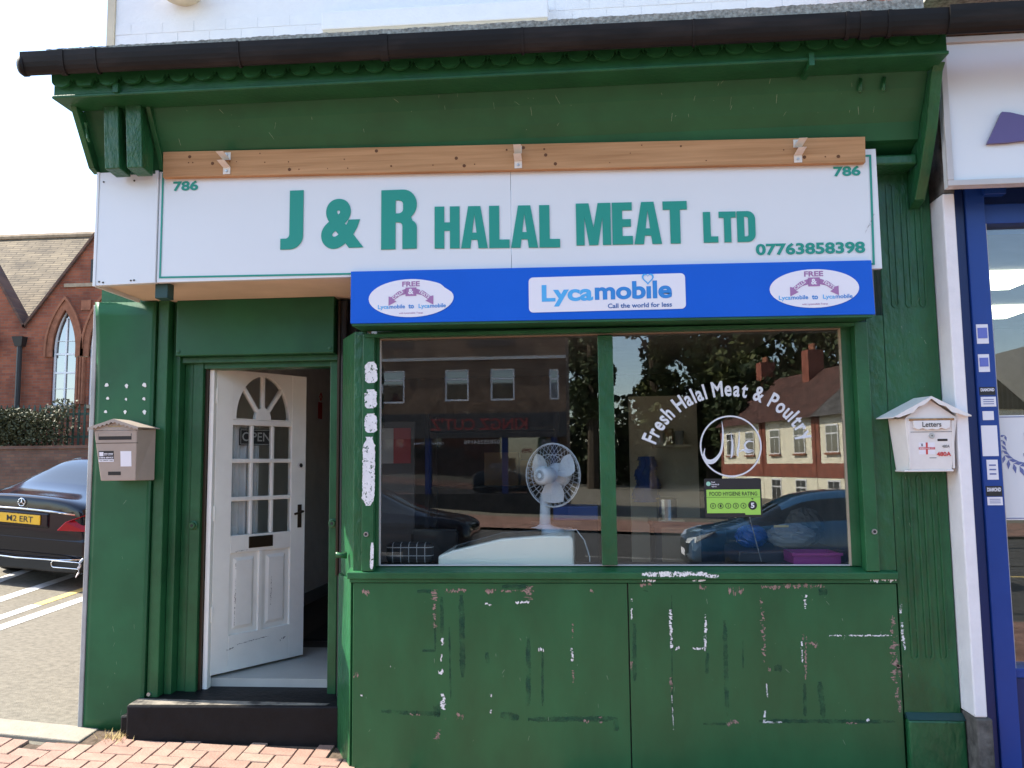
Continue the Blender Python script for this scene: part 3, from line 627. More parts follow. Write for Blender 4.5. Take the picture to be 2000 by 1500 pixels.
# peeling paint
PINK= [(-1.314, 0.856, -1.271, 0.862, 0.0276), (-0.883, 0.875, -0.883, 0.808, 0.0255), (-0.827, 0.867, -0.694, 0.868, 0.0212), (-0.583, 0.868, -0.52, 0.868, 0.0191), (-0.489, 0.868, -0.332, 0.868, 0.0106), (-0.326, 0.897, -0.324, 0.815, 0.0382), (-0.88, 0.793, -0.88, 0.644, 0.0138), (0.026, 0.87, 0.047, 0.867, 0.017), (-1.364, 0.388, -1.332, 0.388, 0.0255), (-1.028, 0.169, -0.965, 0.168, 0.0127), (-0.755, 0.16, -0.714, 0.161, 0.0297), (-0.86, 0.083, -0.871, 0.008, 0.0255), (-0.075, 0.7, -0.079, 0.604, 0.0064), (-0.079, 0.423, -0.078, 0.353, 0.0085), (0.254, 0.476, 0.253, 0.427, 0.0127), (-0.024, 0.141, 0.007, 0.141, 0.0148), (0.068, 0.167, 0.074, 0.133, 0.017), (0.473, 0.389, 0.47, 0.31, 0.0106), (-0.828, 0.154, -0.814, 0.154, 0.017), (0.314, 0.902, 0.379, 0.905, 0.0159), (0.65, 0.888, 0.688, 0.888, 0.0273), (0.812, 0.874, 0.897, 0.872, 0.0318), (0.995, 0.895, 1.345, 0.902, 0.0193), (0.995, 0.843, 0.99, 0.773, 0.0114), (0.998, 0.757, 0.997, 0.477, 0.0159), (1.017, 0.445, 1.03, 0.443, 0.025), (1.211, 0.621, 1.236, 0.621, 0.0295), (1.226, 0.589, 1.288, 0.572, 0.025), (1.227, 0.573, 1.221, 0.385, 0.0091), (1.703, 0.739, 1.7, 0.64, 0.0205), (1.708, 0.629, 1.706, 0.369, 0.0318), (1.713, 0.442, 1.749, 0.442, 0.0477), (1.714, 0.349, 1.717, 0.215, 0.0182), (0.78, 0.134, 0.839, 0.156, 0.025), (1.43, 0.154, 1.487, 0.155, 0.0091)]
WHITE= [(-0.835, 0.599, -0.837, 0.558, 0.0127), (-0.841, 0.507, -0.844, 0.466, 0.0085), (-0.859, 0.403, -0.83, 0.408, 0.0233), (-0.834, 0.284, -0.83, 0.194, 0.0223), (-0.406, 0.803, -0.322, 0.805, 0.0127), (-0.584, 0.796, -0.547, 0.79, 0.0106), (-0.361, 0.678, -0.353, 0.678, 0.018), (-0.276, 0.532, -0.245, 0.532, 0.0233), (-0.085, 0.548, -0.081, 0.473, 0.0117), (-0.561, 0.28, -0.548, 0.278, 0.0148), (-0.555, 0.198, -0.555, 0.178, 0.0074), (0.266, 0.827, 0.266, 0.811, 0.0095), (0.263, 0.772, 0.261, 0.711, 0.0085), (-1.143, 0.438, -1.143, 0.431, 0.0064), (-1.32, 0.268, -1.309, 0.269, 0.0085), (0.325, 0.931, 0.402, 0.931, 0.0114), (0.598, 0.931, 0.684, 0.931, 0.0114), (1.594, 0.934, 1.735, 0.939, 0.0205), (0.482, 0.766, 0.48, 0.536, 0.0159), (0.68, 0.74, 0.671, 0.537, 0.0148), (0.505, 0.552, 0.527, 0.55, 0.0205), (0.602, 0.551, 0.672, 0.549, 0.0136), (1.239, 0.851, 1.234, 0.774, 0.0159), (1.207, 0.594, 1.205, 0.479, 0.0091), (1.359, 0.627, 1.698, 0.63, 0.008), (1.768, 0.792, 1.765, 0.734, 0.0273), (1.761, 0.687, 1.763, 0.505, 0.0239), (0.991, 0.215, 0.981, 0.152, 0.0091), (0.976, 0.152, 1.081, 0.152, 0.0091), (1.539, 0.166, 1.555, 0.176, 0.0114), (1.005, 0.361, 1.007, 0.288, 0.008), (0.476, 0.292, 0.481, 0.103, 0.0045)]
BIGW= [(0.324, 0.967, 0.692, 0.972, 0.0295), (0.681, 0.959, 0.756, 0.959, 0.0205)]
DARK= [(-0.84, 0.834, -0.838, 0.619, 0.0212), (-0.723, 0.845, -0.717, 0.377, 0.0318), (-0.986, 0.865, -0.901, 0.865, 0.0212), (-0.483, 0.895, -0.331, 0.895, 0.0233), (-1.197, 0.179, -0.849, 0.17, 0.0233), (-0.891, 0.188, -0.849, 0.189, 0.0636), (-0.5, 0.169, -0.392, 0.155, 0.0424), (-0.341, 0.146, 0.169, 0.159, 0.0286), (0.159, 0.149, 0.162, 0.09, 0.0318), (-0.88, 0.803, -0.878, 0.517, 0.0117), (-0.954, 0.526, -0.88, 0.525, 0.0148), (0.276, 0.686, 0.27, 0.367, 0.0212), (-0.576, 0.519, -0.57, 0.459, 0.0233), (-0.335, 0.602, -0.338, 0.221, 0.0276), (-0.253, 0.522, -0.257, 0.222, 0.0127), (-0.796, 0.66, -0.788, 0.255, 0.0106), (0.784, 0.708, 0.782, 0.181, 0.0239), (0.684, 0.527, 0.676, 0.41, 0.0205), (1.298, 0.375, 1.308, 0.178, 0.0295), (1.214, 0.364, 1.208, 0.187, 0.0182), (1.051, 0.446, 1.093, 0.446, 0.0341), (1.312, 0.87, 1.36, 0.87, 0.0386), (0.955, 0.157, 1.693, 0.165, 0.0205), (0.648, 0.137, 0.775, 0.139, 0.0136), (0.492, 0.847, 0.475, 0.145, 0.008), (0.346, 0.873, 0.345, 0.868, 0.0295), (0.882, 0.592, 0.878, 0.444, 0.0091)]
POSTW= [(-1.266, 2.227, -1.26, 2.099, 0.0601), (-1.265, 2.06, -1.264, 1.946, 0.0601), (-1.264, 1.914, -1.261, 1.8, 0.0601), (-1.271, 1.775, -1.276, 1.367, 0.0601), (-1.249, 1.151, -1.253, 0.997, 0.0163)]
PINK = [(a, b, c, d, e*1.8+.004) for a, b, c, d, e in PINK]; WHITE = [(a, b, c, d, e*1.55+.002) for a, b, c, d, e in WHITE]; DARK = [(a, b, c, d, e*1.3) for a, b, c, d, e in DARK]; BIGW = [(a, b, c, d, e*1.25) for a, b, c, d, e in BIGW]
fl = lambda y: (lambda x, z: (x, y, z))
L_, Rr = [s for s in DARK if s[0] < .243 and s[2] < .243], [s for s in DARK if s[0] > .243]
scuffs(L_, fl(-.0012), 'old_coat_patch', M['dark_flake'], ra, .32, 2); scuffs(Rr, fl(-.0012), 'old_coat_patch', M['dark_flake'], rbn, .32, 3)
onr = lambda s: s[0] < 1.735 and s[1] < .91
scuffs([s for s in PINK if s[0] < .243], fl(-.0022), 'primer_patch', M['pink_flake'], ra, .75, 5); scuffs([s for s in PINK if s[0] > .243 and onr(s)], fl(-.0022), 'primer_patch', M['pink_flake'], rbn, .75, 6)
scuffs([s for s in WHITE if s[0] < .243 and onr(s)], fl(-.003), 'undercoat_patch', M['white_flake'], ra, .7, 7); scuffs([s for s in WHITE if s[0] > .243 and onr(s)], fl(-.003), 'undercoat_patch', M['white_flake'], rbn, .7, 8)
scuffs([s for s in WHITE if s[1] >= .91], fl(-.0135), 'undercoat_patch', M['white_flake'], sill, .7, 9)
scuffs([(1.757, .80, 1.757, .75, .024), (1.757, .70, 1.765, .55, .022)], fl(.0045), 'undercoat_patch', M['white_flake'], pr, .6, 10)
scuffs(BIGW, fl(-.0315), 'undercoat_patch', M['white_flake'], sill, .45, 11)
scuffs([(a, b, c, d, e*1.35) for a, b, c, d, e in POSTW], fl(-.0275), 'undercoat_patch', M['post_flake'], po, .12, 12)

# small pale scratches and specks on the painted timber
rq = random.Random(77)
def specks(n, x0, x1, z0, z1, L):
    out = []
    for i in range(n):
        x, z = rq.uniform(x0, x1), rq.uniform(z0, z1); a = rq.gauss(math.pi/2, .5); l = L*rq.uniform(.1, 1)**2; out.append((x, z, x+l*math.cos(a), z+l*math.sin(a)+.002, rq.uniform(.0015, .0035)))
    return out
M['speck'] = mat('pale_scratch', (.22, .30, .20), .7)
def cove_fn(x, z):
    for (ya, za), (yb, zb) in zip(cove[:4], cove[1:5]):
        if zb <= z <= za: return (x, ya+(yb-ya)*(z-za)/(zb-za)-.0015, z)
    return (x, -.30, z)
frz = [o for o in shop.children if o.name.startswith('frieze') and 'batten' not in o.name][0]
scuffs(specks(46, -2.4, 1.85, 3.53, 3.71, .05), cove_fn, 'paint_scratch', M['speck'], frz, .4, 31)
scuffs(specks(22, -1.3, .2, .0, .85, .03), fl(-.0026), 'paint_scratch', M['speck'], ra, .4, 32); scuffs(specks(22, .3, 1.7, .0, .85, .03), fl(-.0026), 'paint_scratch', M['speck'], rbn, .4, 33)
scuffs(specks(40, 1.76, 2.04, .4, 3.2, .03), fl(.0036), 'paint_scratch', M['speck'], pr, .4, 34)
scuffs(specks(14, -3.15, -2.86, .0, 1.5, .05), fl(.3425), 'paint_scratch', M['speck'], pil, .4, 35)
# ================================================================== fascia sign
fs = thing('fascia_sign', 'long white fascia sign with teal lettering above the butcher shop', 'sign', (-.4, -.2, 2.69))
bx('sign_panel', M['sign_white'], fs, -2.535, -.3925, -.2, -.165, 2.712, 3.40, bevel=.003)
bx('sign_panel', M['sign_white'], fs, -.3905, 1.685, -.2, -.165, 2.668, 3.36, bevel=.003)
YS = -.2035
def lay(VF, x0, x1, z0, z1, name, m, par, y=YS, slope=0., flip=False): return fit(VF, x0, x1, z0, z1, y, flip, slope).build(name, m, par)
lay(glyphs('J'), -1.772, -1.634, 2.888, 3.247, 'lettering', M['teal'], fs)
lay(text('&', .05, 0, 10), -1.524, -1.267, 2.882, 3.186, 'lettering', M['teal'], fs)
lay(glyphs('R'), -1.161, -.948, 2.868, 3.227, 'lettering', M['teal'], fs)
lay(glyphs('HALAL'), -.842, -.108, 2.864, 3.116, 'lettering', M['teal'], fs, slope=-.017)
lay(glyphs('MEAT'), -.014, .62, 2.855, 3.103, 'lettering', M['teal'], fs, slope=-.008)
lay(glyphs('LTD'), .709, 1.0, 2.847, 3.026, 'lettering', M['teal'], fs, slope=-.004)
lay(text('07763858398', .035), .997, 1.597, 2.763, 2.832, 'lettering', M['teal'], fs, slope=-.005)
lay(text('786', .035), -2.447, -2.289, 3.272, 3.334, 'lettering', M['teal'], fs)
lay(text('786', .035), 1.445, 1.594, 3.205, 3.264, 'lettering', M['teal'], fs)
bw = .011
MB().add([(-2.513-bw/2, YS, 3.39), (-2.513+bw/2, YS, 3.39), (-2.513+bw/2, YS, 2.748), (-2.513-bw/2, YS, 2.748-bw)], [(0, 1, 2, 3)]).build('border_line', M['teal'], fs)
MB().add([(-2.513+bw/2, YS, 2.748), (-.42, YS, 2.7445-.02), (-.42, YS, 2.7445-.02-bw), (-2.513-bw/2, YS, 2.748-bw)], [(0, 1, 2, 3)]).build('border_line', M['teal'], fs)
MB().add([(1.645, YS, 3.325), (1.657, YS, 3.325), (1.645, YS, 2.69), (1.633, YS, 2.69)], [(0, 1, 2, 3)]).build('border_line', M['teal'], fs)
MB().add([(1.60, YS, 3.325), (1.645, YS, 3.325), (1.645, YS, 3.313), (1.60, YS, 3.313)], [(0, 1, 2, 3)]).build('border_line', M['teal'], fs)
MB().add([(1.55, YS, 2.701), (1.634, YS, 2.701), (1.634, YS, 2.69), (1.55, YS, 2.69)], [(0, 1, 2, 3)]).build('border_line', M['teal'], fs)
scuffs([(1.655, 2.98, 1.60, 2.87, .006), (1.64, 2.93, 1.61, 2.90, .004)], fl(YS-.0015), 'scratch', M['grey'], fs, .8, 3)
# plain white end box of the sign
eb = thing('sign_end_box', 'blank white box closing the left end of the fascia sign', 'sign box', (-2.73, -.2, 2.70))
P = [(-2.912, 2.702), (-2.54, 2.71), (-2.54, 3.405), (-2.56, 3.405), (-2.56, 3.385), (-2.80, 3.385), (-2.80, 3.405), (-2.912, 3.405)]
MB().prism(P, -.21, -.17).build('front_panel', M['sign_white'], eb, bevel=.002)
MB().box(-2.93, -2.9125, -.214, .3, 2.698, 3.408).build('side_panel', M['sign_white'], eb, bevel=.002)
for x, z in ((-2.89, 2.725), (-2.865, 2.72), (-2.69, 2.727), (-2.67, 2.728), (-2.885, 3.345), (-2.69, 3.345)):
    MB().lathe([(.0, -.002), (.006, -.002), (.006, 0)], (x, -.211, z), axis='Y', n=8).build('screw', M['bronze'], eb)
# ================================================================== timber batten with its brackets
tb = thing('timber_batten', 'bare softwood plank fixed along the top of the sign', 'plank', (-.44, -.24, 3.24))
MB().hexa([(-2.495,-.240,3.348),(1.612,-.240,3.268),(1.612,-.203,3.268),(-2.495,-.203,3.348),(-2.498,-.240,3.508),(1.617,-.240,3.418),(1.617,-.203,3.418),(-2.498,-.203,3.508)]).build('plank', M['timber'], tb, bevel=.003)
rk = random.Random(22)
def plank_z(x, t): u = (x+2.487)/4.095; return (3.348-.08*u)*(1-t)+(3.508-.09*u)*t
for i in range(34):
    x = rk.uniform(-2.43, 1.56); t = rk.choice((.2, .25, .5, .55, .78, .85)); s = rk.choice((.003, .004, .004, .006, .010))
    MB().lathe([(.0, -.0012), (s, -.001), (s*1.05, .002)], (x, -.2405, plank_z(x, t)), axis='Y', n=9).build('knot', M['knot'], tb)
for x, dx in ((-2.095, -.035), (-.343, .0), (1.242, .035)):
    z = plank_z(x, .5)
    br = thing('steel_bracket', {0: 'white folded steel bracket on the plank above HALAL', 1: 'white folded steel bracket near the right end of the plank', -1: 'white folded steel bracket near the left end of the plank'}[(dx > 0)-(dx < 0)], 'bracket', (x, -.253, z-.065), 'brackets on the timber batten')
    w2 = .022; Y0 = .012
    def slab(y0, z0, y1, z1, t=.004, s0=0., s1=0.):
        y0 += Y0; y1 += Y0
        return MB().add([(x-w2+s0, y0, z0), (x+w2+s0, y0, z0), (x+w2+s1, y1, z1), (x-w2+s1, y1, z1), (x-w2+s0, y0-t, z0-.002), (x+w2+s0, y0-t, z0-.002), (x+w2+s1, y1-t, z1-.002), (x-w2+s1, y1-t, z1-.002)], [(0,1,2,3),(7,6,5,4),(0,4,5,1),(1,5,6,2),(2,6,7,3),(3,7,4,0)])
    slab(-.2535, z-.068, -.2535, z-.025).build('foot_plate', M['steel'], br)
    slab(-.2575, z-.026, -.32, z-.004, s1=dx*.3).build('web', M['steel'], br)
    slab(-.32, z-.004, -.262, z+.02, s0=dx*.3).build('web', M['steel'], br)
    slab(-.262, z+.02, -.33, z+.045, s1=dx*.4).build('web', M['steel'], br)
    slab(-.2535, z+.02, -.2535, z+.066).build('top_plate', M['steel'], br)
    for dz in (-.05, .05): MB().lathe([(.0, -.006), (.008, -.005), (.009, 0)], (x, -.2455, z+dz), axis='Y', n=6).build('bolt', M['zinc'], br)
# ================================================================== blue box sign
bs = thing('blue_box_sign', 'bright blue box sign for mobile top ups over the shop window', 'sign', (.14, -.1, 2.40))
MB().hexa([(-1.337,-.222,2.429),(1.627,-.222,2.407),(1.627,-.0,2.412),(-1.337,-.0,2.434),(-1.337,-.222,2.739),(1.621,-.222,2.713),(1.621,-.204,2.713),(-1.337,-.204,2.739)]).build('box', M['blue'], bs, bevel=.003)
MB().hexa([(-1.33,-.214,2.416),(1.617,-.214,2.394),(1.58,.02,2.40),(-1.33,.02,2.42),(-1.33,-.214,2.4285),(1.617,-.214,2.4065),(1.58,.02,2.411),(-1.33,.02,2.433)]).build('underside', M['green'], bs)
bx('light_rail', M['green'], bs, -1.30, 1.57, -.04, .03, 2.375, 2.394)
YB_ = -.2245
def flat(contours, name, m, par, y, dep=.001):
    V, F = shape(contours, dep); return MB().add([(v[0], y-v[2], v[1]) for v in V], F).build(name, m, par)
def rrect(x0, x1, z0, z1, r): return arc(x1-r, z1-r, r, r, 0, 90, 5)+arc(x0+r, z1-r, r, r, 90, 180, 5)+arc(x0+r, z0+r, r, r, 180, 270, 5)+arc(x1-r, z0+r, r, r, 270, 360, 5)
for i, (cx, cz, rx, rz) in enumerate(((-.978, 2.570, .25, .112), (1.303, 2.561, .243, .109))):
    e = arc(cx, cz, rx, rz, 0, 360, 48)[:-1]
    if i == 0: e = [(x-.012*math.exp(-((k-9)/2.)**2)-.018*math.exp(-((k-4)/1.5)**2), z) for k, (x, z) in enumerate(e)]
    stk = thing('oval_sticker', ('oval white offer sticker with a torn edge left on the blue sign', 'oval white offer sticker at the right end of the blue sign')[i], 'sticker', (cx, YB_, cz-rz), 'oval stickers on the blue sign')
    flat([e], 'backing', M['sticker_white'], stk, YB_)
    y2 = YB_-.0018
    lay(text('FREE', .03), cx-.052, cx+.052, cz+.068, cz+.098, 'lettering', M['purple'], stk, y2)
    flat([[(cx-.032, cz+.012), (cx+.032, cz+.012), (cx+.032, cz+.062), (cx-.032, cz+.062)]], 'print_block', M['purple'], stk, y2)
    for s in (-1, 1):
        o_ = [(cx+s*.03, cz+.055), (cx+s*.075, cz+.04), (cx+s*.115, cz+.008), (cx+s*.132, cz+.012), (cx+s*.132, cz-.042), (cx+s*.085, cz-.018), (cx+s*.10, cz-.010), (cx+s*.065, cz+.015), (cx+s*.03, cz+.024)]
        flat([o_], 'arrow', M['purple'], stk, y2)
        V, F = text('CALLS' if s < 0 else 'TEXTS', .03); mbx = fit((V, F), -.036, .036, -.009, .009, 0)
        a = R(35)*-s
        mbx.tf(lambda v: Vector((cx+s*.078+v.x*math.cos(a)-v.z*math.sin(a), y2-.0012, cz+.021+v.x*math.sin(a)+v.z*math.cos(a)))).build('lettering', M['sticker_white'], stk)
    lay(text('&', .03), cx-.016, cx+.016, cz+.022, cz+.055, 'lettering', M['sticker_white'], stk, y2-.0012)
    for a0 in (cx-.195, cx+.045):
        lay(text('Lyca', .02), a0, a0+.065, cz-.068, cz-.036, 'lettering', M['lyca_l'], stk, y2); lay(text('mobile', .02), a0+.068, a0+.160, cz-.060, cz-.036, 'lettering', M['lyca_m'], stk, y2)
    lay(text('to', .03), cx-.015, cx+.018, cz-.062, cz-.036, 'lettering', M['lyca_m'], stk, y2)
    lay(text('with Lycamobile Topup', .01), cx-.07, cx+.07, cz-.095, cz-.083, 'lettering', M['purple'], stk, y2)
lp = thing('brand_plate', 'rounded white Lycamobile plate in the middle of the blue sign', 'sign plate', (.15, YB_, 2.465))
flat([rrect(-.292, .595, 2.466, 2.670, .025)], 'backing', M['sticker_white'], lp, YB_)
y2 = YB_-.0018
lay(text('Lyca', .035, 0, 6), -.218, .075, 2.497, 2.624, 'lettering', M['lyca_l'], lp, y2); lay(text('mobıle', .035, 0, 6), .085, .519, 2.528, 2.632, 'lettering', M['lyca_m'], lp, y2)
lay(text('Call the world for less', .022), .157, .517, 2.479, 2.506, 'lettering', M['lyca_d'], lp, y2)
def heart(cx, cz, s, k): return [(cx+s*k*.062*math.sin(t)**3*16/16, cz+s*k*.0042*(13*math.cos(t)-5*math.cos(2*t)-2*math.cos(3*t)-math.cos(4*t))) for t in [i*2*math.pi/30 for i in range(30)]]
flat([heart(.386, 2.645, .55, 1.), heart(.386, 2.645, .55, .72)], 'heart', M['lyca_l'], lp, y2-.0008)
# ================================================================== window lettering, hygiene sticker
wl = thing('window_lettering', 'pale curved vinyl lettering and round halal emblem on the right pane', 'lettering', (.86, .058, 1.5))
YW = .0575
phrase = 'Fresh Halal Meat & Poultry'; cx, cz, rad = .853, 1.530, .462
wid = []
for ch in phrase:
    if ch == ' ': wid.append((None, .30)); continue
    V, F = text(ch, .026); xs = [v[0] for v in V]; wid.append(((V, F, min(xs)), max(xs)-min(xs)+.10))
tot = sum(q for _, q in wid); k_ = .080/.72; a_span = R(134); sx = rad*a_span/(tot*k_); ang = R(157.5)
mb = MB()
for g, q in wid:
    aw = q*k_*sx/rad
    if g:
        V, F, mn = g; am = ang-aw/2; P = []
        for v in V:
            lx = (v[0]-mn-(q-.10)/2)*k_*sx; lz = v[1]*k_*1.12; P.append((cx+(rad+lz)*math.cos(am-lx/rad), YW, cz+(rad+lz)*math.sin(am-lx/rad)))
        mb.add(P, F)
    ang -= aw
mb.build('lettering', M['win_vinyl'], wl)
flat([arc(.864, 1.695, .178, .180, 0, 360, 48)[:-1], arc(.864, 1.695, .169, .171, 0, 360, 48)[:-1]], 'ring', M['win_vinyl'], wl, YW)
def brush(pts, ws, name, m, par, y):
    up, dn = [], []
    # smooth with catmull-rom
    P = [Vector((a, b, c)) for (a, b), c in zip(pts, ws)]; Q = []
    for i in range(len(P)-1):
        p0, p1, p2, p3 = P[max(i-1, 0)], P[i], P[i+1], P[min(i+2, len(P)-1)]
        for j in range(6):
            t = j/6; Q.append(.5*((2*p1)+(p2-p0)*t+(2*p0-5*p1+4*p2-p3)*t*t+(3*p1-p0-3*p2+p3)*t**3))
    Q.append(P[-1])
    for i, q in enumerate(Q):
        d = (Q[min(i+1, len(Q)-1)]-Q[max(i-1, 0)]); L = math.hypot(d.x, d.y) or 1; nx, nz = -d.y/L, d.x/L; h = max(.0008, q.z/2)
        up.append((q.x+nx*h, q.y+nz*h)); dn.append((q.x-nx*h, q.y-nz*h))
    mb = MB()
    for i in range(len(Q)-1): mb.add([(dn[i][0], y, dn[i][1]), (dn[i+1][0], y, dn[i+1][1]), (up[i+1][0], y, up[i+1][1]), (up[i][0], y, up[i][1])], [(0, 1, 2, 3)])
    return mb.build(name, m, par)
brush([(.818, 1.842), (.822, 1.77), (.812, 1.68), (.79, 1.635), (.755, 1.606), (.72, 1.612), (.708, 1.645), (.715, 1.685)], [0.0014, 0.0101, 0.0130, 0.0173, 0.0259, 0.0245, 0.0115, 0.0029], 'calligraphy', M['win_vinyl'], wl, YW)
brush([(.868, 1.775), (.874, 1.71), (.870, 1.65), (.862, 1.625)], [0.0014, 0.0108, 0.0130, 0.0029], 'calligraphy', M['win_vinyl'], wl, YW)
brush([(.916, 1.785), (.912, 1.71), (.902, 1.655), (.905, 1.632)], [0.0014, 0.0101, 0.0115, 0.0029], 'calligraphy', M['win_vinyl'], wl, YW)
brush([(.995, 1.718), (.965, 1.722), (.945, 1.700), (.96, 1.672), (.99, 1.668), (.962, 1.66), (.935, 1.672), (.912, 1.66)], [0.0029, 0.0101, 0.0115, 0.0130, 0.0086, 0.0130, 0.0115, 0.0029], 'calligraphy', M['win_vinyl'], wl, YW)
hy = thing('hygiene_sticker', 'black and lime green food hygiene rating sticker inside the right pane', 'sticker', (.865, .058, 1.28))
flat([rrect(.703, 1.030, 1.283, 1.507, .008)], 'backing', M['label_black'], hy, YW)
lime = mat('lime_print', (.32, .62, .09), .5)
flat([[(.715, 1.307), (.93, 1.307), (.935, 1.297), (1.021, 1.297), (1.021, 1.443), (.715, 1.443)]], 'green_field', lime, hy, YW-.0015)
y3 = YW-.0028
lay(text('FOOD HYGIENE RATING', .012), .732, 1.005, 1.407, 1.430, 'lettering', M['label_black'], hy, y3)
flat([[(.715, 1.398), (1.021, 1.398), (1.021, 1.3995), (.715, 1.3995)]], 'rule', M['label_black'], hy, y3)
for i in range(5):
    c = .750+i*.0435; flat([arc(c, 1.349, .0165, .0165, 0, 360, 20)[:-1], arc(c, 1.349, .0135, .0135, 0, 360, 20)[:-1]], 'rating_ring', M['label_black'], hy, y3); lay(text(str(i), .01), c-.005, c+.005, 1.341, 1.357, 'lettering', M['label_black'], hy, y3)
flat([arc(.976, 1.351, .025, .026, 0, 360, 24)[:-1]], 'rating_disc', M['label_black'], hy, y3); lay(text('5', .03), .966, .986, 1.336, 1.366, 'lettering', M['sticker_white'], hy, y3-.0012)
flat([[(.968, 1.392), (.984, 1.392), (.976, 1.383)]], 'pointer', M['label_black'], hy, y3)
flat([arc(.728, 1.477, .013, .013, 0, 360, 20)[:-1]], 'crest', mat('mint_print', (.3, .6, .45), .5), hy, YW-.0015)
for i, t in enumerate(('Food', 'Standards', 'Agency')): lay(text(t, .01), .745, .745+.008*len(t)*.62, 1.482-i*.013, 1.491-i*.013, 'lettering', M['sticker_white'], hy, YW-.0015)
# ================================================================== mailboxes
ml = thing('taupe_mailbox', 'taupe metal mailbox with stickers on the left pilaster', 'mailbox', (-3.0, .3, 1.52))
fy = .16
MB().hexa([(-3.075,fy+.03,1.525),(-2.845,fy+.03,1.525),(-2.80,.345,1.525),(-3.06,.345,1.525),(-3.115,fy,1.845),(-2.828,fy,1.845),(-2.80,.345,1.86),(-3.10,.345,1.86)]).build('body', M['taupe'], ml, bevel=.004)
MB().prism([(-3.115, 1.846), (-2.828, 1.846), (-2.828, 1.862), (-2.965, 1.898), (-3.115, 1.862)], fy-.002, .345).build('gable', M['taupe'], ml)
rf = []; n = 24
for k in range(n+1):
    u = k/n; x = -3.145+.335*u; z = 1.858+.05*(1-abs(2*u-1))*1.0; rf.append((x, z-.012-.006*math.cos(k*math.pi)))
top = [(-3.145, 1.862), (-2.978, 1.916), (-2.81, 1.862)]
MB().prism(rf+top[::-1], fy-.022, fy-.018).build('scalloped_eave', M['taupe'], ml)
MB().hexa([(-3.147,fy-.02,1.858),(-2.978,fy-.02,1.912),(-2.972,.346,1.912),(-3.14,.346,1.858),(-3.147,fy-.02,1.864),(-2.978,fy-.02,1.918),(-2.972,.346,1.918),(-3.14,.346,1.864)]).build('roof_sheet', M['taupe'], ml)
MB().hexa([(-2.978,fy-.02,1.9125),(-2.808,fy-.02,1.858),(-2.775,.346,1.858),(-2.972,.346,1.9125),(-2.978,fy-.02,1.9185),(-2.808,fy-.02,1.864),(-2.775,.346,1.864),(-2.972,.346,1.9185)]).build('roof_sheet', M['taupe'], ml)
def mfront(x0, x1, z0, z1, d=.0):   # on the leaning front face
    f = lambda z: fy+.03*(1.845-z)/.32-d
    return MB().add([(x0, f(z0), z0), (x1, f(z0), z0), (x1, f(z1), z1), (x0, f(z1), z1), (x0, f(z0)+.02, z0), (x1, f(z0)+.02, z0), (x1, f(z1)+.02, z1), (x0, f(z1)+.02, z1)], [(0,1,2,3),(4,7,6,5),(0,4,5,1),(1,5,6,2),(2,6,7,3),(3,7,4,0)])
mfront(-3.085, -2.865, 1.785, 1.825, .0012).build('letter_slot', M['dark'], ml); mfront(-3.083, -2.867, 1.808, 1.825, .002).build('slot_flap', M['taupe'], ml)
mfront(-3.11, -2.83, 1.762, 1.766, .001).build('seam', M['bronze'], ml); mfront(-3.02, -2.93, 1.852, 1.876, -.0).build('name_plate', mat('brass_tape', (.33, .25, .13), .6), ml)
mfront(-3.025, -2.94, 1.56, 1.583, .0012).build('view_slot', M['dark'], ml)
mfront(-3.085, -2.985, 1.645, 1.715, .0014).build('sticker', M['label_black'], ml); mfront(-3.085, -2.985, 1.645, 1.662, .0022).build('sticker', M['paper'], ml)
mfront(-3.081, -3.053, 1.682, 1.708, .0022).build('sticker', M['paper'], ml)
mfront(-2.94, -2.868, 1.615, 1.712, .0014).build('torn_label', M['paper'], ml)
mt = lambda VF, x0, x1, z0, z1, m: fit(VF, x0, x1, z0, z1, 0).tf(lambda v: Vector((v.x, fy+.03*(1.845-v.z)/.32-.0032, v.z))).build('lettering', m, ml)
mt(text('777 7777', .04), -3.048, -2.988, 1.685, 1.70, M['paper']); mt(text('5 MINS SERVICE', .04), -3.083, -2.987, 1.667, 1.677, M['paper'])
mt(text('TAXI  AIRPORT  CARD', .02), -3.08, -2.99, 1.650, 1.657, M['label_black'])
mr_ = thing('white_mailbox', 'white house shaped mailbox with a flag sticker by the white pier', 'mailbox', (1.91, .0, 1.54))
MB().hexa([(1.80,-.14,1.548),(2.018,-.14,1.548),(2.0,.0,1.548),(1.77,.0,1.548),(1.775,-.16,1.83),(2.052,-.16,1.83),(2.04,.0,1.84),(1.74,.0,1.84)]).build('body', M['mail_white'], mr_, bevel=.004)
bx('base', M['mail_white'], mr_, 1.765, 2.025, -.145, .0, 1.538, 1.549, bevel=.003)
MB().prism([(1.775, 1.831), (2.052, 1.831), (1.912, 1.935)], -.158, .0).build('gable', M['mail_white'], mr_)
def rs_(x0, z0, x1, z1): return MB().hexa([(x0,-.185,z0),(x1,-.185,z1),(x1-.02,.003,z1+.004),(x0-.03,.003,z0+.004),(x0,-.185,z0+.006),(x1,-.185,z1+.006),(x1-.02,.003,z1+.01),(x0-.03,.003,z0+.01)])
rs_(1.705, 1.833, 1.912, 1.945).build('roof_sheet', M['mail_white'], mr_); MB().hexa([(1.912,-.185,1.945),(2.118,-.185,1.836),(2.09,.003,1.84),(1.892,.003,1.949),(1.912,-.185,1.951),(2.118,-.185,1.842),(2.09,.003,1.846),(1.892,.003,1.955)]).build('roof_sheet', M['mail_white'], mr_)
wav = [(1.705, 1.839), (1.912, 1.951), (2.118, 1.842), (2.09, 1.838), (2.05, 1.852), (2.015, 1.862), (1.985, 1.893), (1.95, 1.905), (1.912, 1.938), (1.873, 1.905), (1.84, 1.893), (1.81, 1.862), (1.772, 1.85), (1.735, 1.836)]
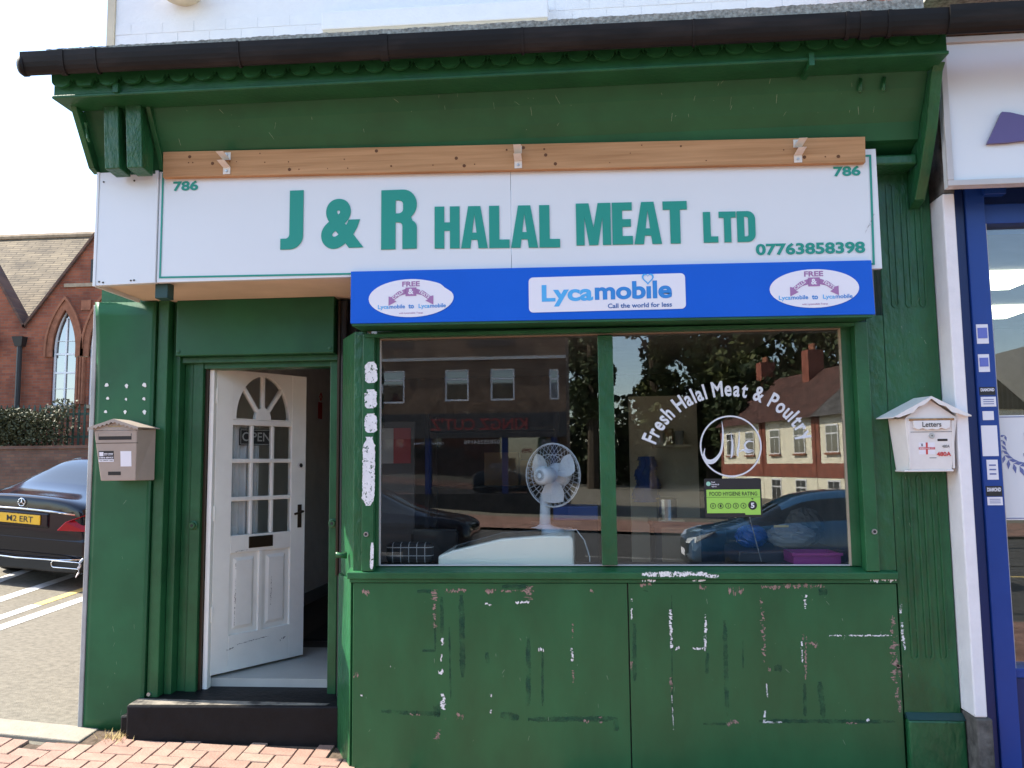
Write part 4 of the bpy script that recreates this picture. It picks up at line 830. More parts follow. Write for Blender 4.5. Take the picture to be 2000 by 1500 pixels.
MB().prism(wav, -.190, -.186).build('wavy_eave', M['mail_white'], mr_)
ff = lambda z: -.16+.02*(1.83-z)/.282
def wf(x0, x1, z0, z1, d): return MB().add([(x0, ff(z0)-d, z0), (x1, ff(z0)-d, z0), (x1, ff(z1)-d, z1), (x0, ff(z1)-d, z1), (x0, ff(z0)+.02, z0), (x1, ff(z0)+.02, z0), (x1, ff(z1)+.02, z1), (x0, ff(z1)+.02, z1)], [(0,1,2,3),(4,7,6,5),(0,4,5,1),(1,5,6,2),(2,6,7,3),(3,7,4,0)])
MB().tube([(1.795, -.166, 1.824), (2.032, -.166, 1.824)], .006, 8).build('hinge_rod', M['rust'], mr_)
fpl = [(1.815, 1.818), (2.012, 1.818), (2.008, 1.778), (1.985, 1.768), (1.962, 1.776), (1.938, 1.766), (1.912, 1.772), (1.888, 1.766), (1.864, 1.776), (1.84, 1.768), (1.819, 1.778)]
MB().prism(fpl, -.170, -.160).build('flap', M['mail_white'], mr_, bevel=.002)
for x0 in (1.792, 2.022): wf(x0, x0+.010, 1.555, 1.83, .004).build('corner_strip', M['mail_white'], mr_)
wf(1.80, 2.03, 1.754, 1.758, .001).build('seam', M['grey'], mr_)
MB().lathe([(.0, -.006), (.014, -.006), (.016, 0)], (1.915, ff(1.735), 1.735), axis='Y', n=16).build('lock', M['zinc'], mr_); MB().lathe([(.0, -.0068), (.004, -.0068), (.004, -.0062)], (1.915, ff(1.735), 1.735), axis='Y', n=8).build('keyhole', M['dark'], mr_)
wf(1.945, 1.998, 1.705, 1.717, .0012).build('view_slot', M['dark'], mr_); wf(1.90, 1.937, 1.612, 1.615, .0012).build('scratch', M['dark'], mr_)
wf(1.845, 1.93, 1.633, 1.698, .0012).build('flag_sticker', M['paper'], mr_); wf(1.882, 1.892, 1.633, 1.698, .002).build('flag_cross', M['red'], mr_); wf(1.845, 1.93, 1.660, 1.672, .0024).build('flag_cross', M['red'], mr_)
wt = lambda VF, x0, x1, z0, z1, m, d=.003, sl=0: fit(VF, x0, x1, z0, z1, 0, slope=sl).tf(lambda v: Vector((v.x, ff(v.z)-d, v.z))).build('lettering', m, mr_)
wt(text('Letters', .01), 1.862, 1.962, 1.783, 1.811, M['label_black'], .0150)
wt(text('480A', .0), 1.968, 2.008, 1.668, 1.684, M['label_black']); wt(text('480A', .03), 1.938, 2.014, 1.622, 1.646, M['red'])
wt(text('BIRMINGHAM CITY', .02), 1.848, 1.927, 1.663, 1.669, M['paper'], .0038)
wt(text('X', .05), 1.855, 1.868, 1.677, 1.692, M['label_black'], .0022)
# ================================================================== shop interior
inn = thing('shop_interior', 'dim shop room behind the window and open door', 'room', (-.5, 3, .2)); inn['kind'] = 'structure'
FZ = .2
bx('floor', M['floor_in'], inn, -2.95, 2.0, .62, 6.5, FZ-.05, FZ)
bx('floor_tile', M['floor_tile'], inn, -2.6, -1.5, .605, 1.55, FZ-.05, FZ+.004)
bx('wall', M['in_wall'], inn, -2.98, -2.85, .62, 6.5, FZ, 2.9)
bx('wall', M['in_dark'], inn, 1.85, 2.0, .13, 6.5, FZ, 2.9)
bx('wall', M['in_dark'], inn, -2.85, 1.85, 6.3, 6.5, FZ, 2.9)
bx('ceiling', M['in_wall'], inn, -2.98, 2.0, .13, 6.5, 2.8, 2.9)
bx('skirting', M['grey'], inn, -2.85, -2.835, .9, 6.3, FZ, FZ+.12)
bx('window_shelf', M['darkgrey'], inn, -1.3, -.90, .12, .30, .93, 1.0); bx('window_shelf', M['darkgrey'], inn, -.05, 1.85, .12, .30, .93, 1.0)
bx('window_backing', M['darkgrey'], inn, -1.3, 1.85, .122, .134, .2, .93)
bx('head_panel', M['in_wall'], inn, -1.3, 1.85, .12, .16, 2.42, 2.8)
MB().tube([(-2.836, 3.9, 2.32), (-2.836, 3.94, 2.36), (-2.836, 3.90, 2.40), (-2.836, 3.86, 2.36), (-2.836, 3.9, 2.32)], .006, 6).build('prohibition_mark', M['red'], inn)
rsn = bx('notice', M['red'], None, -2.849, -2.845, 3.85, 3.98, 2.12, 2.30); tag(rsn, 'small red notice on the wall inside the doorway', 'notice')
tag(bx('door_mat', M['dark'], None, -2.3, -1.55, 1.8, 3.4, FZ+.0005, FZ+.02), 'dark mat on the floor beyond the pale tiles', 'mat')
bp_ = thing('partition', 'beige partition wall behind the right window pane', 'partition', (.95, 2.6, FZ)); bx('panel', M['beige'], bp_, .42, 1.02, 2.6, 2.7, FZ, 2.2); bx('shelf', M['beige'], bp_, .62, .95, 2.42, 2.6, 1.74, 1.76)
for i, (x, h) in enumerate(((.68, .10), (.76, .14), (.85, .12))): tag(MB().lathe([(.0, 0), (.035, 0), (.04, h), (.0, h)], (x, 2.5, 1.761), n=12).build('jar', (M['ltgrey'], M['card'], M['grey'])[i], None, smooth=False), ('pale jar on the partition shelf', 'brown jar on the partition shelf', 'grey jar at the right of the partition shelf')[i], 'jar')
# freezer with fan
fz = thing('chest_freezer', 'white chest freezer with curved dark glass lid behind the window', 'freezer', (-.5, .75, FZ))
prof = [(-.885, FZ+.02), (-.885, 1.055), (-.80, 1.085), (-.50, 1.155), (-.25, 1.172), (-.085, 1.172), (-.065, 1.15), (-.065, FZ+.02)]
MB().prism(prof, .14, .80).build('cabinet', M['fridge'], fz, bevel=.012)
MB().prism([(-.80, 1.088), (-.50, 1.158), (-.26, 1.176), (-.26, 1.205), (-.5, 1.19), (-.78, 1.115)], .20, .78).build('glass_lid', M['carglass'], fz, bevel=.004)
bx('lid_rail', M['darkgrey'], fz, -.36, -.02, .805, .84, 1.19, 1.21)
fn = thing('desk_fan', 'pale blue white desk fan standing on the chest freezer', 'fan', (-.24, .42, 1.172))
fc = Vector((-.192, .36, 1.532)); tilt = R(-30)
MB().lathe([(.0, 0), (.125, 0), (.12, .02), (.06, .035), (.034, .05)], (-.248, .42, 1.1725), n=24).build('base', M['fan_w'], fn, smooth=True)
MB().tube([(-.248, .42, 1.21), (-.243, .42, 1.42)], [.036, .03], 14).build('stem', M['fan_w'], fn, smooth=True)
def fw(v): return Vector((fc.x + v.x*math.cos(tilt) - v.y*math.sin(tilt), fc.y + v.x*math.sin(tilt) + v.y*math.cos(tilt), fc.z+v.z))
MB().lathe([(.0, .16), (.05, .155), (.075, .10), (.078, .04), (.05, .02), (.0, .02)], (-.0, 0, 0), axis='Y', n=20).tf(lambda v: fw(v)).build('motor', M['fan_w'], fn, smooth=True)
# front of the guard faces the room, motor towards the street
MB().lathe([(.0, -.02), (.05, -.03), (.06, -.13), (.04, -.15), (.0, -.155)], (-.0, 0, 0), axis='Y', n=20).tf(fw).build('motor_housing', M['fan_w'], fn, smooth=True)
mbv = MB()
for k in range(20):
    a = k*math.pi/10; mbv.tube([(.016*math.cos(a), -.1555, .016*math.sin(a)), (.034*math.cos(a), -.152, .034*math.sin(a))], .0016, 4)
mbv.tf(fw).build('vent_slots', M['grey'], fn)
for k in range(3):
    a0 = k*2*math.pi/3+.5; V = []
    for i in range(7):
        for j in range(5):
            rr = .04+.135*i/6; wdt = .55*math.sin(math.pi*(.25+.62*i/6))+.25; a = a0+(j/4-.5)*wdt*1.5; V.append((rr*math.cos(a), .005+.045*(j/4-.5), rr*math.sin(a)))
    mbb = MB().add(V, [(i*5+j, i*5+j+1, (i+1)*5+j+1, (i+1)*5+j) for i in range(6) for j in range(4)]).tf(fw); mbb.build('blade', M['fan_w'], fn, smooth=True)
mbg = MB()
for s in (-1, 1):
    for k in range(36):
        a = k*math.pi/18; b = a+.28*s; pts = []
        for i in range(6):
            q = i/5; rr = .045+.155*q; aa = a+(b-a)*q; pts.append((rr*math.cos(aa), s*.055*math.cos(q*math.pi/2*.98), rr*math.sin(aa)))
        mbg.tube(pts, .0012, 4, cap=False)
for rr, yy in ((.2, 0), (.196, .012), (.196, -.012), (.13, -.042), (.13, .042), (.05, .055)):
    mbg.tube([(rr*math.cos(t), yy, rr*math.sin(t)) for t in [i*math.pi/16 for i in range(33)]], .004 if rr == .2 else .0018, 5, cap=False)
gd = mbg.tf(fw).build('guard', M['fan_w'], fn)
tag(MB().tube([(-.13, .46, 1.178), (-.05, .44, 1.185), (-.0, .42, 1.12), (.03, .41, 1.02), (.035, .40, .3)], .004, 6).build('fan_cable', M['paper'], None, smooth=True), 'thin white cable trailing down from the desk fan', 'cable')
# other things in the room
def carton(x0, x1, y0, y1, z0, z1, label):
    t = thing('cardboard_box', label, 'box', ((x0+x1)/2, (y0+y1)/2, z0)); bx('carton', M['card'], t, x0, x1, y0, y1, z0, z1, bevel=.004); bx('tape', M['beige'], t, x0-.001, x1+.001, (y0+y1)/2-.03, (y0+y1)/2+.03, z1-.05, z1+.002)
rack = thing('storage_rack', 'dark metal storage rack at the back of the shop', 'rack', (-.9, 3.3, FZ))
for x in (-1.5, -.25):
    for y in (3.05, 3.5): bx('upright', M['darkgrey'], rack, x-.02, x+.02, y-.02, y+.02, FZ, 2.1)
for z in (.6, 1.40, 1.95): bx('shelf', M['darkgrey'], rack, -1.5, -.25, 3.04, 3.52, z-.02, z)
carton(-.95, -.62, 3.08, 3.45, 1.401, 1.72, 'taller brown cardboard box on the storage rack'); carton(-.60, -.32, 3.08, 3.4, 1.401, 1.64, 'shorter brown cardboard box beside the taller one on the rack')
poster = thing('price_poster', 'red and white price poster on the left inside the shop', 'poster', (-1.45, 1.6, 1.62)); bx('sheet', M['grey'], poster, -1.72, -1.50, 1.6, 1.605, 1.62, 1.9); bx('sheet', mat('dull_red_poster', (.20, .025, .03), .7), poster, -1.499, -1.36, 1.6, 1.605, 1.62, 1.9); bx('backing', M['darkgrey'], poster, -1.75, -1.33, 1.606, 1.62, .3, 1.95)
chair = thing('bistro_chair', 'black chair with checked cushion behind the left pane', 'chair', (-1.05, .85, FZ))
for x in (-1.22, -.9):
    for y in (.68, 1.0): MB().tube([(x, y, FZ), (x, y, FZ+.45 if y < .9 else FZ+.92)], .014, 6).build('leg', M['iron'], chair)
bx('seat', M['darkgrey'], chair, -1.25, -.87, .65, 1.03, FZ+.45, FZ+.49, bevel=.01); bx('backrest', M['darkgrey'], chair, -1.22, -.9, .99, 1.02, FZ+.72, FZ+.95, bevel=.01)
cush = mat('checked_cushion', (.02, .02, .022), .9); cn = cush.node_tree; ck = cn.nodes.new('ShaderNodeTexBrick'); ck.inputs['Scale'].default_value = 1; ck.inputs['Brick Width'].default_value = .05; ck.inputs['Row Height'].default_value = .05; ck.offset = 0; ck.inputs['Mortar Size'].default_value = .0025
ck.inputs['Color1'].default_value = ck.inputs['Color2'].default_value = (.02, .02, .022, 1); ck.inputs['Mortar'].default_value = (.35, .35, .36, 1); tcc = cn.nodes.new('ShaderNodeTexCoord'); mpp = cn.nodes.new('ShaderNodeMapping'); mpp.inputs['Rotation'].default_value = (R(90), 0, 0); cn.links.new(tcc.outputs['Object'], mpp.inputs[0]); cn.links.new(mpp.outputs[0], ck.inputs['Vector']); cn.links.new(ck.outputs[0], cn.nodes['Principled BSDF'].inputs['Base Color'])
tag(bx('checked_cushion', cush, None, -1.22, -.93, .18, .27, 1.001, 1.13, bevel=.03), 'black checked cushion on the window shelf behind the left pane', 'cushion')
tbl = thing('work_table', 'dark work table behind the right window pane', 'table', (.9, 1.5, FZ)); bx('top', M['darkgrey'], tbl, .5, 1.5, 1.3, 1.8, 1.13, 1.17)
for x in (.54, 1.46):
    for y in (1.34, 1.76): bx('leg', M['darkgrey'], tbl, x-.025, x+.025, y-.025, y+.025, FZ, 1.13)
tag(MB().lathe([(.0, 0), (.075, 0), (.075, .16), (.082, .165), (.07, .17), (.07, .02), (.0, .02)], (.62, 1.45, 1.171), n=20).build('steel_pot', M['chrome'], None, smooth=False), 'small steel pot on the dark work table', 'pot')
tag(bx('pale_board', M['beige'], None, .55, .74, 1.36, 1.5, 1.1705, 1.176), 'pale board lying on the dark work table', 'board')  # plain beige board resting on the table top
coat = MB(); nn = 14
for i in range(nn): 
    t = i/(nn-1); coat.lathe([(.0, 0), (.07+.05*t, 0), (.08+.05*t, -.035), (.0, -.035)], (.56+.015*math.sin(i), 2.55, 1.66-.028*i), n=10)
tag(coat.build('hanging_coat', M['blue_p'], None), 'blue coat hanging on the beige partition', 'coat')
crate = thing('pink_crate', 'pink plastic crate on the shelf at the right pane', 'crate', (1.35, .35, 1.0)); 
for a in ((1.22, 1.49, .16, .175, 1.001, 1.065), (1.22, 1.49, .385, .40, 1.001, 1.065), (1.22, 1.235, .176, .384, 1.001, 1.065), (1.475, 1.49, .176, .384, 1.001, 1.065)): bx('side', M['pink_p'], crate, *a)
bx('rim', M['pink_p'], crate, 1.21, 1.50, .15, .158, 1.052, 1.067)
def lumpy(name, c, rx, ry, rz, m, label, cat, seed):
    r = random.Random(seed); mb = MB(); nu, nv = 22, 14; ph = [(r.uniform(2, 7), r.uniform(2, 7), r.uniform(0, 6)) for _ in range(9)]; V = []
    for j in range(nv+1):
        for i in range(nu):
            u, v = 2*math.pi*i/nu, math.pi*j/nv; k = 1+.10*sum(abs(math.sin(a*u/1.0*round(1)+b*v+p))-.6 for a, b, p in [(round(q[0]), q[1], q[2]) for q in ph])/1.6
            V.append((c[0]+rx*k*math.sin(v)*math.cos(u), c[1]+ry*k*math.sin(v)*math.sin(u), c[2]+rz*(1+k*math.cos(v))))
    mb.add(V, [(j*nu+i, j*nu+(i+1) % nu, (j+1)*nu+(i+1) % nu, (j+1)*nu+i) for j in range(nv) for i in range(nu)]); tag(mb.build(name, m, None), label, cat)
lumpy('plastic_bag', (1.32, .62, 1.051), .15, .11, .075, M['grey'], 'crumpled grey bag behind the pink crate', 'bag', 3)
lumpy('blue_bag', (1.08, .66, 1.051), .10, .10, .07, M['blue_p'], 'blue bag left of the crumpled grey bag', 'bag', 5)
lumpy('brown_sack', (1.45, .78, 1.051), .12, .10, .12, M['in_dark'], 'dark brown sack at the back of the counter', 'sack', 8)
tag(bx('display_counter', M['darkgrey'], None, .95, 1.6, .42, .95, FZ, 1.05, bevel=.01), 'dark counter carrying the bags at the right pane', 'counter')
tag(MB().tube([(1.18, .45, 1.20), (1.27, .46, 1.20)], .008, 6).build('yellow_stick', M['line_yellow'], None), 'short yellow rod above the bags', 'rod')
tag(MB().tube([(1.0, .3, 1.285), (1.06, .28, 1.002)], .003, 5).build('hanging_wire', M['grey'], None), 'thin wire hanging below the hygiene sticker', 'wire')
bluebin = bx('blue_tray', M['blue_p'], None, -.22, .1, 1.1, 1.4, 1.2, 1.30, bevel=.01); tag(bluebin, 'blue plastic tray on a dark stand behind the fan', 'tray'); tag(bx('tray_stand', M['dark'], None, -.2, .1, 1.12, 1.4, FZ, 1.199), 'dark stand under the blue tray', 'stand')
# ================================================================== neighbouring shop
nb = thing('neighbouring_shop', 'neighbouring shop with royal blue frame and white box sign', 'shop', (2.9, 0, -.25))
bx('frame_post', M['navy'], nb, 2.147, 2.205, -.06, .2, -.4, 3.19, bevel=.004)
post2 = bx('frame_post', M['royal'], nb, 2.207, 2.315, -.075, .2, -.4, 3.155, bevel=.006)
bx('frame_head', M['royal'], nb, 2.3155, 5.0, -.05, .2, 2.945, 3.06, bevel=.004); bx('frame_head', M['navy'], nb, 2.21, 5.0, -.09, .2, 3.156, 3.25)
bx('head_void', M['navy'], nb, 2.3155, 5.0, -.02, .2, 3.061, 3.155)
bx('door_closer', M['royal'], nb, 2.30, 2.42, -.11, -.05, 3.10, 3.14, bevel=.004)
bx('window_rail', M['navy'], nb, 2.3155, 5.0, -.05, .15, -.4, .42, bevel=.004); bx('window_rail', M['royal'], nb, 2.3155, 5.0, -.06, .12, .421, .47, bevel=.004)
bx('edge_bead', M['ltgrey'], nb, 2.3155, 2.325, -.055, .02, .471, 2.944)
bx('pane', M['glass_n'], nb, 2.325, 5.0, .02, .024, .471, 2.944)
bx('upper_wall', M['redbrick2'], nb, 1.90, 6, -.05, .5, 4.075, 7.5); bx('roof_edge', M['felt'], nb, 1.86, 6, -.60, .3, 4.035, 4.07)
bx('rotten_board', mat('rotten_timber', (.10, .06, .035), .9, var=.6, vscale=12, bump=.8), nb, 2.04, 5.5, -.36, -.2, 3.945, 4.03, bevel=.01)
bx('wall_back', M['in_dark'], nb, 2.2, 5.2, 4.0, 4.1, -.4, 3.3); bx('ceiling', M['in_dark'], nb, 2.2, 5.2, .2, 4.0, 2.95, 3.0); bx('floor', M['floor_in'], nb, 2.2, 5.2, .2, 4.0, -.3, -.2)
bx('side_wall', M['in_dark'], nb, 2.13, 2.2, .35, 4.0, -.4, 3.3); bx('side_wall', M['in_dark'], nb, 5.2, 5.3, -.05, 4.0, -.4, 7.5)
g2 = gutter(1.90, 5.5, -.67, 3.875, .076, 'gutter', nb)
for z, x, l in ((2.93, 2.75, 'lit ceiling light panel at the top of the neighbour window'), (2.93, 3.4, 'lit ceiling light panel deeper in the neighbouring shop')):
    tag(bx('ceiling_light', emit('lit_diffuser_%d' % int(x*10), (1, .98, .75), 3.0), None, x, x+.6, 1.2 if x < 3 else 2.6, 1.8 if x < 3 else 3.2, 2.925, 2.945), l, 'ceiling light', 'ceiling lights in the neighbouring shop')
ns = thing('neighbour_sign', 'white box sign with aluminium frame and purple shape at right', 'sign', (3.2, -.3, 3.09))
bx('box', M['sign_white'], ns, 2.035, 5.0, -.30, -.22, 3.10, 3.93)
bx('mounting_frame', M['stone'], ns, 2.16, 5.0, -.2195, .0, 3.26, 3.9)
for a in ((2.015, 5.0, -.318, -.301, 3.905, 3.94), (2.015, 5.0, -.318, -.301, 3.09, 3.122), (2.015, 2.047, -.319, -.3, 3.1225, 3.9045)): bx('frame', M['ltgrey'], ns, *a, bevel=.003)
flat([[(2.318, 3.492), (2.36, 3.487), (2.435, 3.464), (2.6, 3.44), (2.6, 3.33), (2.42, 3.325), (2.34, 3.318), (2.23, 3.316)]], 'purple_shape', mat('deep_purple', (.10, .075, .21), .4), ns, -.315, .02)
# stickers on the blue post
for i, (z, h, x0, x1, txt) in enumerate(((2.25, .11, 2.215, 2.29, None), (2.09, .10, 2.215, 2.285, None), (1.96, .045, 2.21, 2.31, 'DIAMOND'), (1.895, .055, 2.215, 2.31, None), (1.82, .05, 2.22, 2.29, None), (1.62, .17, 2.205, 2.305, None), (1.49, .11, 2.225, 2.295, None), (1.40, .055, 2.21, 2.31, 'DIAMOND'), (1.35, .045, 2.215, 2.31, None))):
    x0, x1 = x0*.85+2.26*.15, x1*.85+2.26*.15
    s_ = thing('post_sticker', ('blue and white sticker highest on the blue post', 'second sticker from the top of the blue post', 'upper black DIAMOND sticker on the blue post', 'white label under the upper black sticker', 'small pale sticker in the middle of the blue post', 'large blank white sticker on the blue post', 'pale pink and blue sticker under the blank white one', 'lower black DIAMOND sticker on the blue post', 'white label under the lower black sticker')[i], 'sticker', ((x0+x1)/2, -.076, z), 'stickers on the blue post')
    flat([[(x0, z), (x1, z), (x1, z+h), (x0, z+h)]], 'backing', M['label_black'] if txt else M['paper'], s_, -.0765)
    if txt: lay(text(txt, .04), x0+.006, x1-.006, z+h*.45, z+h*.85, 'lettering', M['paper'], s_, -.0785)
    elif i in (0, 1): flat([[(x0+.006, z+.03), (x1-.006, z+.03), (x1-.006, z+h-.02), (x0+.006, z+h-.02)]], 'print_block', mat('periwinkle_print', (.12, .16, .5), .5), s_, -.0785)
    elif i in (3, 6, 8):
        for k in range(3): flat([[(x0+.012, z+h*(.25+.22*k)), (x1-.012, z+h*(.25+.22*k)), (x1-.012, z+h*(.32+.22*k)), (x0+.012, z+h*(.32+.22*k))]], 'print_line', M['navy_print'], s_, -.0785)
wp = thing('window_poster', 'pale laurel wreath poster on the neighbouring shop glass', 'poster', (2.6, .018, 1.26))
flat([[(2.335, 1.262), (3.0, 1.262), (3.0, 1.85), (2.335, 1.85)]], 'sheet', mat('pale_poster', (.68, .70, .70), .6), wp, .0165)
for z in (1.27, 1.838): flat([[(2.335, z), (3.0, z), (3.0, z+.004), (2.335, z+.004)]], 'rule', M['navy_print'], wp, .0145)
for k in range(8):
    t = k/7; a = R(170+62*t) if False else R(150+95*t); px_, pz_ = 2.515+.155*math.cos(a), 1.675+.125*math.sin(a); q = .018+.014*t
    for s in (-1, 1):
        d = a-math.pi/2+s*.75+math.pi; L = q*1.9; ex, ez = math.cos(d), math.sin(d); nx, nz = -ez, ex
        pts = [(px_, pz_), (px_+ex*L*.45+nx*q*.36, pz_+ez*L*.45+nz*q*.36), (px_+ex*L, pz_+ez*L), (px_+ex*L*.45-nx*q*.36, pz_+ez*L*.45-nz*q*.36)]
        flat([pts], 'laurel_leaf', M['navy_print'], wp, .0145)
lay(text('F', .03), 2.485, 2.545, 1.665, 1.75, 'lettering', M['navy_print'], wp, .0145); lay(text('T', .03), 2.475, 2.565, 1.545, 1.635, 'lettering', M['navy_print'], wp, .0145)

# ================================================================== school across the side road
SY = 17.0
sch = thing('school_building', 'Victorian red brick school with pointed windows and tiled roof', 'school', (-15, SY, .5))
def lancet(cx, hw, z0, zs, za, n=10):
    # pointed arch: two arcs meeting at (cx, za)
    h = za-zs; r_ = (hw*hw+h*h)/(2*hw)
    rt = [(cx+hw-r_+r_*math.cos(t), zs+r_*math.sin(t)) for t in [i/n*math.acos((r_-hw)/r_) for i in range(n+1)]]
    lf = [(2*cx-x, z) for x, z in rt[::-1]][1:]
    return [(cx-hw, z0), (cx+hw, z0)] + rt + lf
wins = [(-14.44, .345), (-13.36, .345), (-16.97, .345), (-18.0, .345)]
outer = [(-24, .2), (-8, .2), (-8, 5.6), (-11.0, 5.6), (-13.33, 8.6), (-15.65, 5.6), (-17.4, 8.45), (-19.2, 5.6), (-24, 5.6)]
V, F = shape([outer] + [lancet(c, h, 3.38, 4.95, 6.08) for c, h in wins], .4)
MB().add([(v[0], SY+.2-v[2], v[1]) for v in V], F).build('wall', M['schoolbrick'], sch)
for c, h in wins:
    for (i0, o0, yy, m, nm) in ((.0, .16, SY-.05, M['brick_rub'], 'arch_ring'), (.165, .225, SY-.09, M['brick_rub'], 'hood_mould')):
        A, B = lancet(c, h+o0, 4.75, 4.95, 6.08+o0*1.7), lancet(c, h+i0, 4.74, 4.95, 6.08+i0*1.7)
        pts = A[1:] + [A[0]]; pin = B[1:] + [B[0]]; ring = [A[1]] + A[2:] + [A[0]] + [B[0]] + B[2:][::-1] + [B[1]]
        V, F = shape([ring], .14); MB().add([(v[0], yy+.07-v[2], v[1]) for v in V], F).build(nm, m, sch)
    wn = MB()
    fr = lancet(c, h, 3.38, 4.95, 6.08); inr = [(c+(x-c)*.86, 3.44+(z-3.38)*.965) for x, z in fr]
    V, F = shape([fr, inr], .07); o = MB().add([(v[0], SY+.10-v[2], v[1]) for v in V], F).build('window', M['upvc'], sch)
    MB().box(c-.022, c+.022, SY+.065, SY+.13, 3.44, 5.85).build('glazing_bar', M['upvc'], o)
    for z, t in ((4.30, .05), (4.83, .05), (3.85, .012), (5.2, .012)): MB().box(c-h*.92, c+h*.92, SY+.07, SY+.128, z-t/2, z+t/2).build('glazing_bar', M['upvc'], o)
    V, F = shape([inr], .01); MB().add([(v[0], SY+.11-v[2], v[1]) for v in V], F).build('pane', M['pane'], o)
    MB().box(c-h-.05, c+h+.05, SY-.06, SY+.06, 3.28, 3.38).build('sill', M['sandstone'], o)
bx('shaft_cluster', M['brick_rub'], sch, -14.05, -13.79, SY-.05, SY+.05, 3.4, 4.72)
for q_ in (-14.0, -13.92, -13.84): MB().tube([(q_, SY-.06, 3.4), (q_, SY-.06, 4.72)], .03, 8).build('shaft', M['brick_rub'], sch)
for x in (-13.92,): bx('stone_pad', M['sandstone'], sch, x-.19, x+.19, SY-.03, SY+.02, 4.72, 5.06)
bx('tile_panel', M['brick_rub'], sch, -13.98, -13.70, SY-.04, SY+.01, 6.05, 6.34); bx('recess', M['iron'], sch, -13.75, -13.1, SY-.02, SY+.01, 6.85, 7.5); bx('string_course', M['sandstone'], sch, -14.5, -12.2, SY-.06, SY+.01, 6.72, 6.82)
MB().add([(-40, SY+.25, 5.45), (-4, SY+.25, 5.45), (-4, 21.2, 9.45), (-40, 21.2, 9.45)], [(0, 1, 2, 3)]); 
mb = MB(); mb.add([(-40, SY+.25, 5.45), (-4, SY+.25, 5.45), (-4, 21.2, 9.45), (-40, 21.2, 9.45), (-40, SY+.25, 5.25), (-4, SY+.25, 5.25), (-4, 21.2, 9.25), (-40, 21.2, 9.25)], [(0, 1, 2, 3), (4, 5, 6, 7), (0, 1, 5, 4), (2, 3, 7, 6)]); Ls = math.hypot(4, 3.95); mb.uv = [(0, 0), (36, 0), (36, Ls), (0, Ls)]*2
rfo = mb.build('roof', M['tile'], sch, fix=False)
MB().tube([(-40, 21.2, 9.5), (-4, 21.2, 9.5)], .11, 8).build('ridge_tile', M['sandstone'], rfo)
bx('back_wall', M['schoolbrick'], sch, -24, -8, 21.2, 21.6, .2, 9.3)
for (xa, za, xb, zb) in ((-15.65, 5.6, -13.33, 8.6), (-13.33, 8.6, -11, 5.6), (-15.65, 5.6, -17.4, 8.45), (-17.4, 8.45, -19.2, 5.6)):
    d = Vector((xb-xa, zb-za)).normalized(); q = (-d.y*.055, d.x*.055)
    if q[1] < 0: q = (-q[0], -q[1])
    MB().prism([(xa, za-.02), (xb, zb-.02), (xb+q[0], zb+q[1]), (xa+q[0], za+q[1])], SY-.08, SY+.4).build('verge_coping', M['wallbrick'], sch)
pp = MB().tube([(-15.69, SY-.12, .6), (-15.69, SY-.12, 5.1)], .07, 8).build('downpipe', M['iron'], sch); MB().hexa([(-15.79,SY-.2,5.05),(-15.59,SY-.2,5.05),(-15.59,SY-.02,5.05),(-15.79,SY-.02,5.05),(-15.85,SY-.25,5.32),(-15.53,SY-.25,5.32),(-15.53,SY-.02,5.32),(-15.85,SY-.02,5.32)]).build('hopper', M['iron'], pp)
bw_ = tag(MB().box(-34, -6, 14.9, 15.15, .2, 2.12).box(-34, -6, 14.86, 15.19, 2.1205, 2.2).build('boundary_wall', M['wallbrick'], None), 'dark brick boundary wall behind the parked black car', 'wall')
def leaves(name, pts_fn, n, size, m, seed=1, parent=None):
    r = random.Random(seed); mb = MB()
    for i in range(n):
        x, y, z = pts_fn(r); s = size*r.uniform(.6, 1.3); a = Vector((r.gauss(0, 1), r.gauss(0, 1), r.gauss(0, 1))).normalized(); b = a.orthogonal().normalized(); b.rotate(Matrix.Rotation(r.uniform(0, 6.28), 3, a)); c = a.cross(b)
        p = Vector((x, y, z)); mb.add([p-b*s*.5, p+c*s*.32, p+b*s*.5, p-c*s*.32], [(0, 1, 2, 3)])
    return mb.build(name, m, parent, fix=False)
hd = thing('hedge', 'dense dull green hedge growing on top of the boundary wall', 'hedge', (-16, 15.4, 2.2))
def hp(r):
    while True:
        x = r.uniform(-20, -13.0); dz = .95+.12*math.sin(x*2.3)+.08*math.sin(x*5.1); fade = clamp((-12.9-x)/2.0, 0, 1)
        if r.random() > fade*1.2: continue
        y = 15.35+r.uniform(-.38, .38); z = 2.18+r.random()**.75*dz*1.1
        return x, y, z
leaves('foliage', hp, 26000, .08, M['hedge'], 3, hd)
mb = MB()
for i in range(40): x = -20+i*.17; mb.tube([(x, 15.4, 2.1), (x+random.uniform(-.1, .1), 15.4, 3.0)], .012, 4)
mb.build('stems', M['bark'], hd)
fe = thing('palisade_fence', 'green metal palisade fence on the boundary wall', 'fence', (-14, 15.6, 2.2))
gf = mat('green_fence_paint', (.03, .065, .045), .5)
for i in range(44):
    x = -17.5+i*.155; MB().prism([(x-.03, 2.2), (x+.03, 2.2), (x+.03, 3.22), (x, 3.32), (x-.03, 3.22)], 15.78, 15.80).build('pale', gf, fe)
for z in (2.45, 3.05): bx('rail', gf, fe, -17.6, -10.6, 15.80, 15.84, z-.03, z+.03)

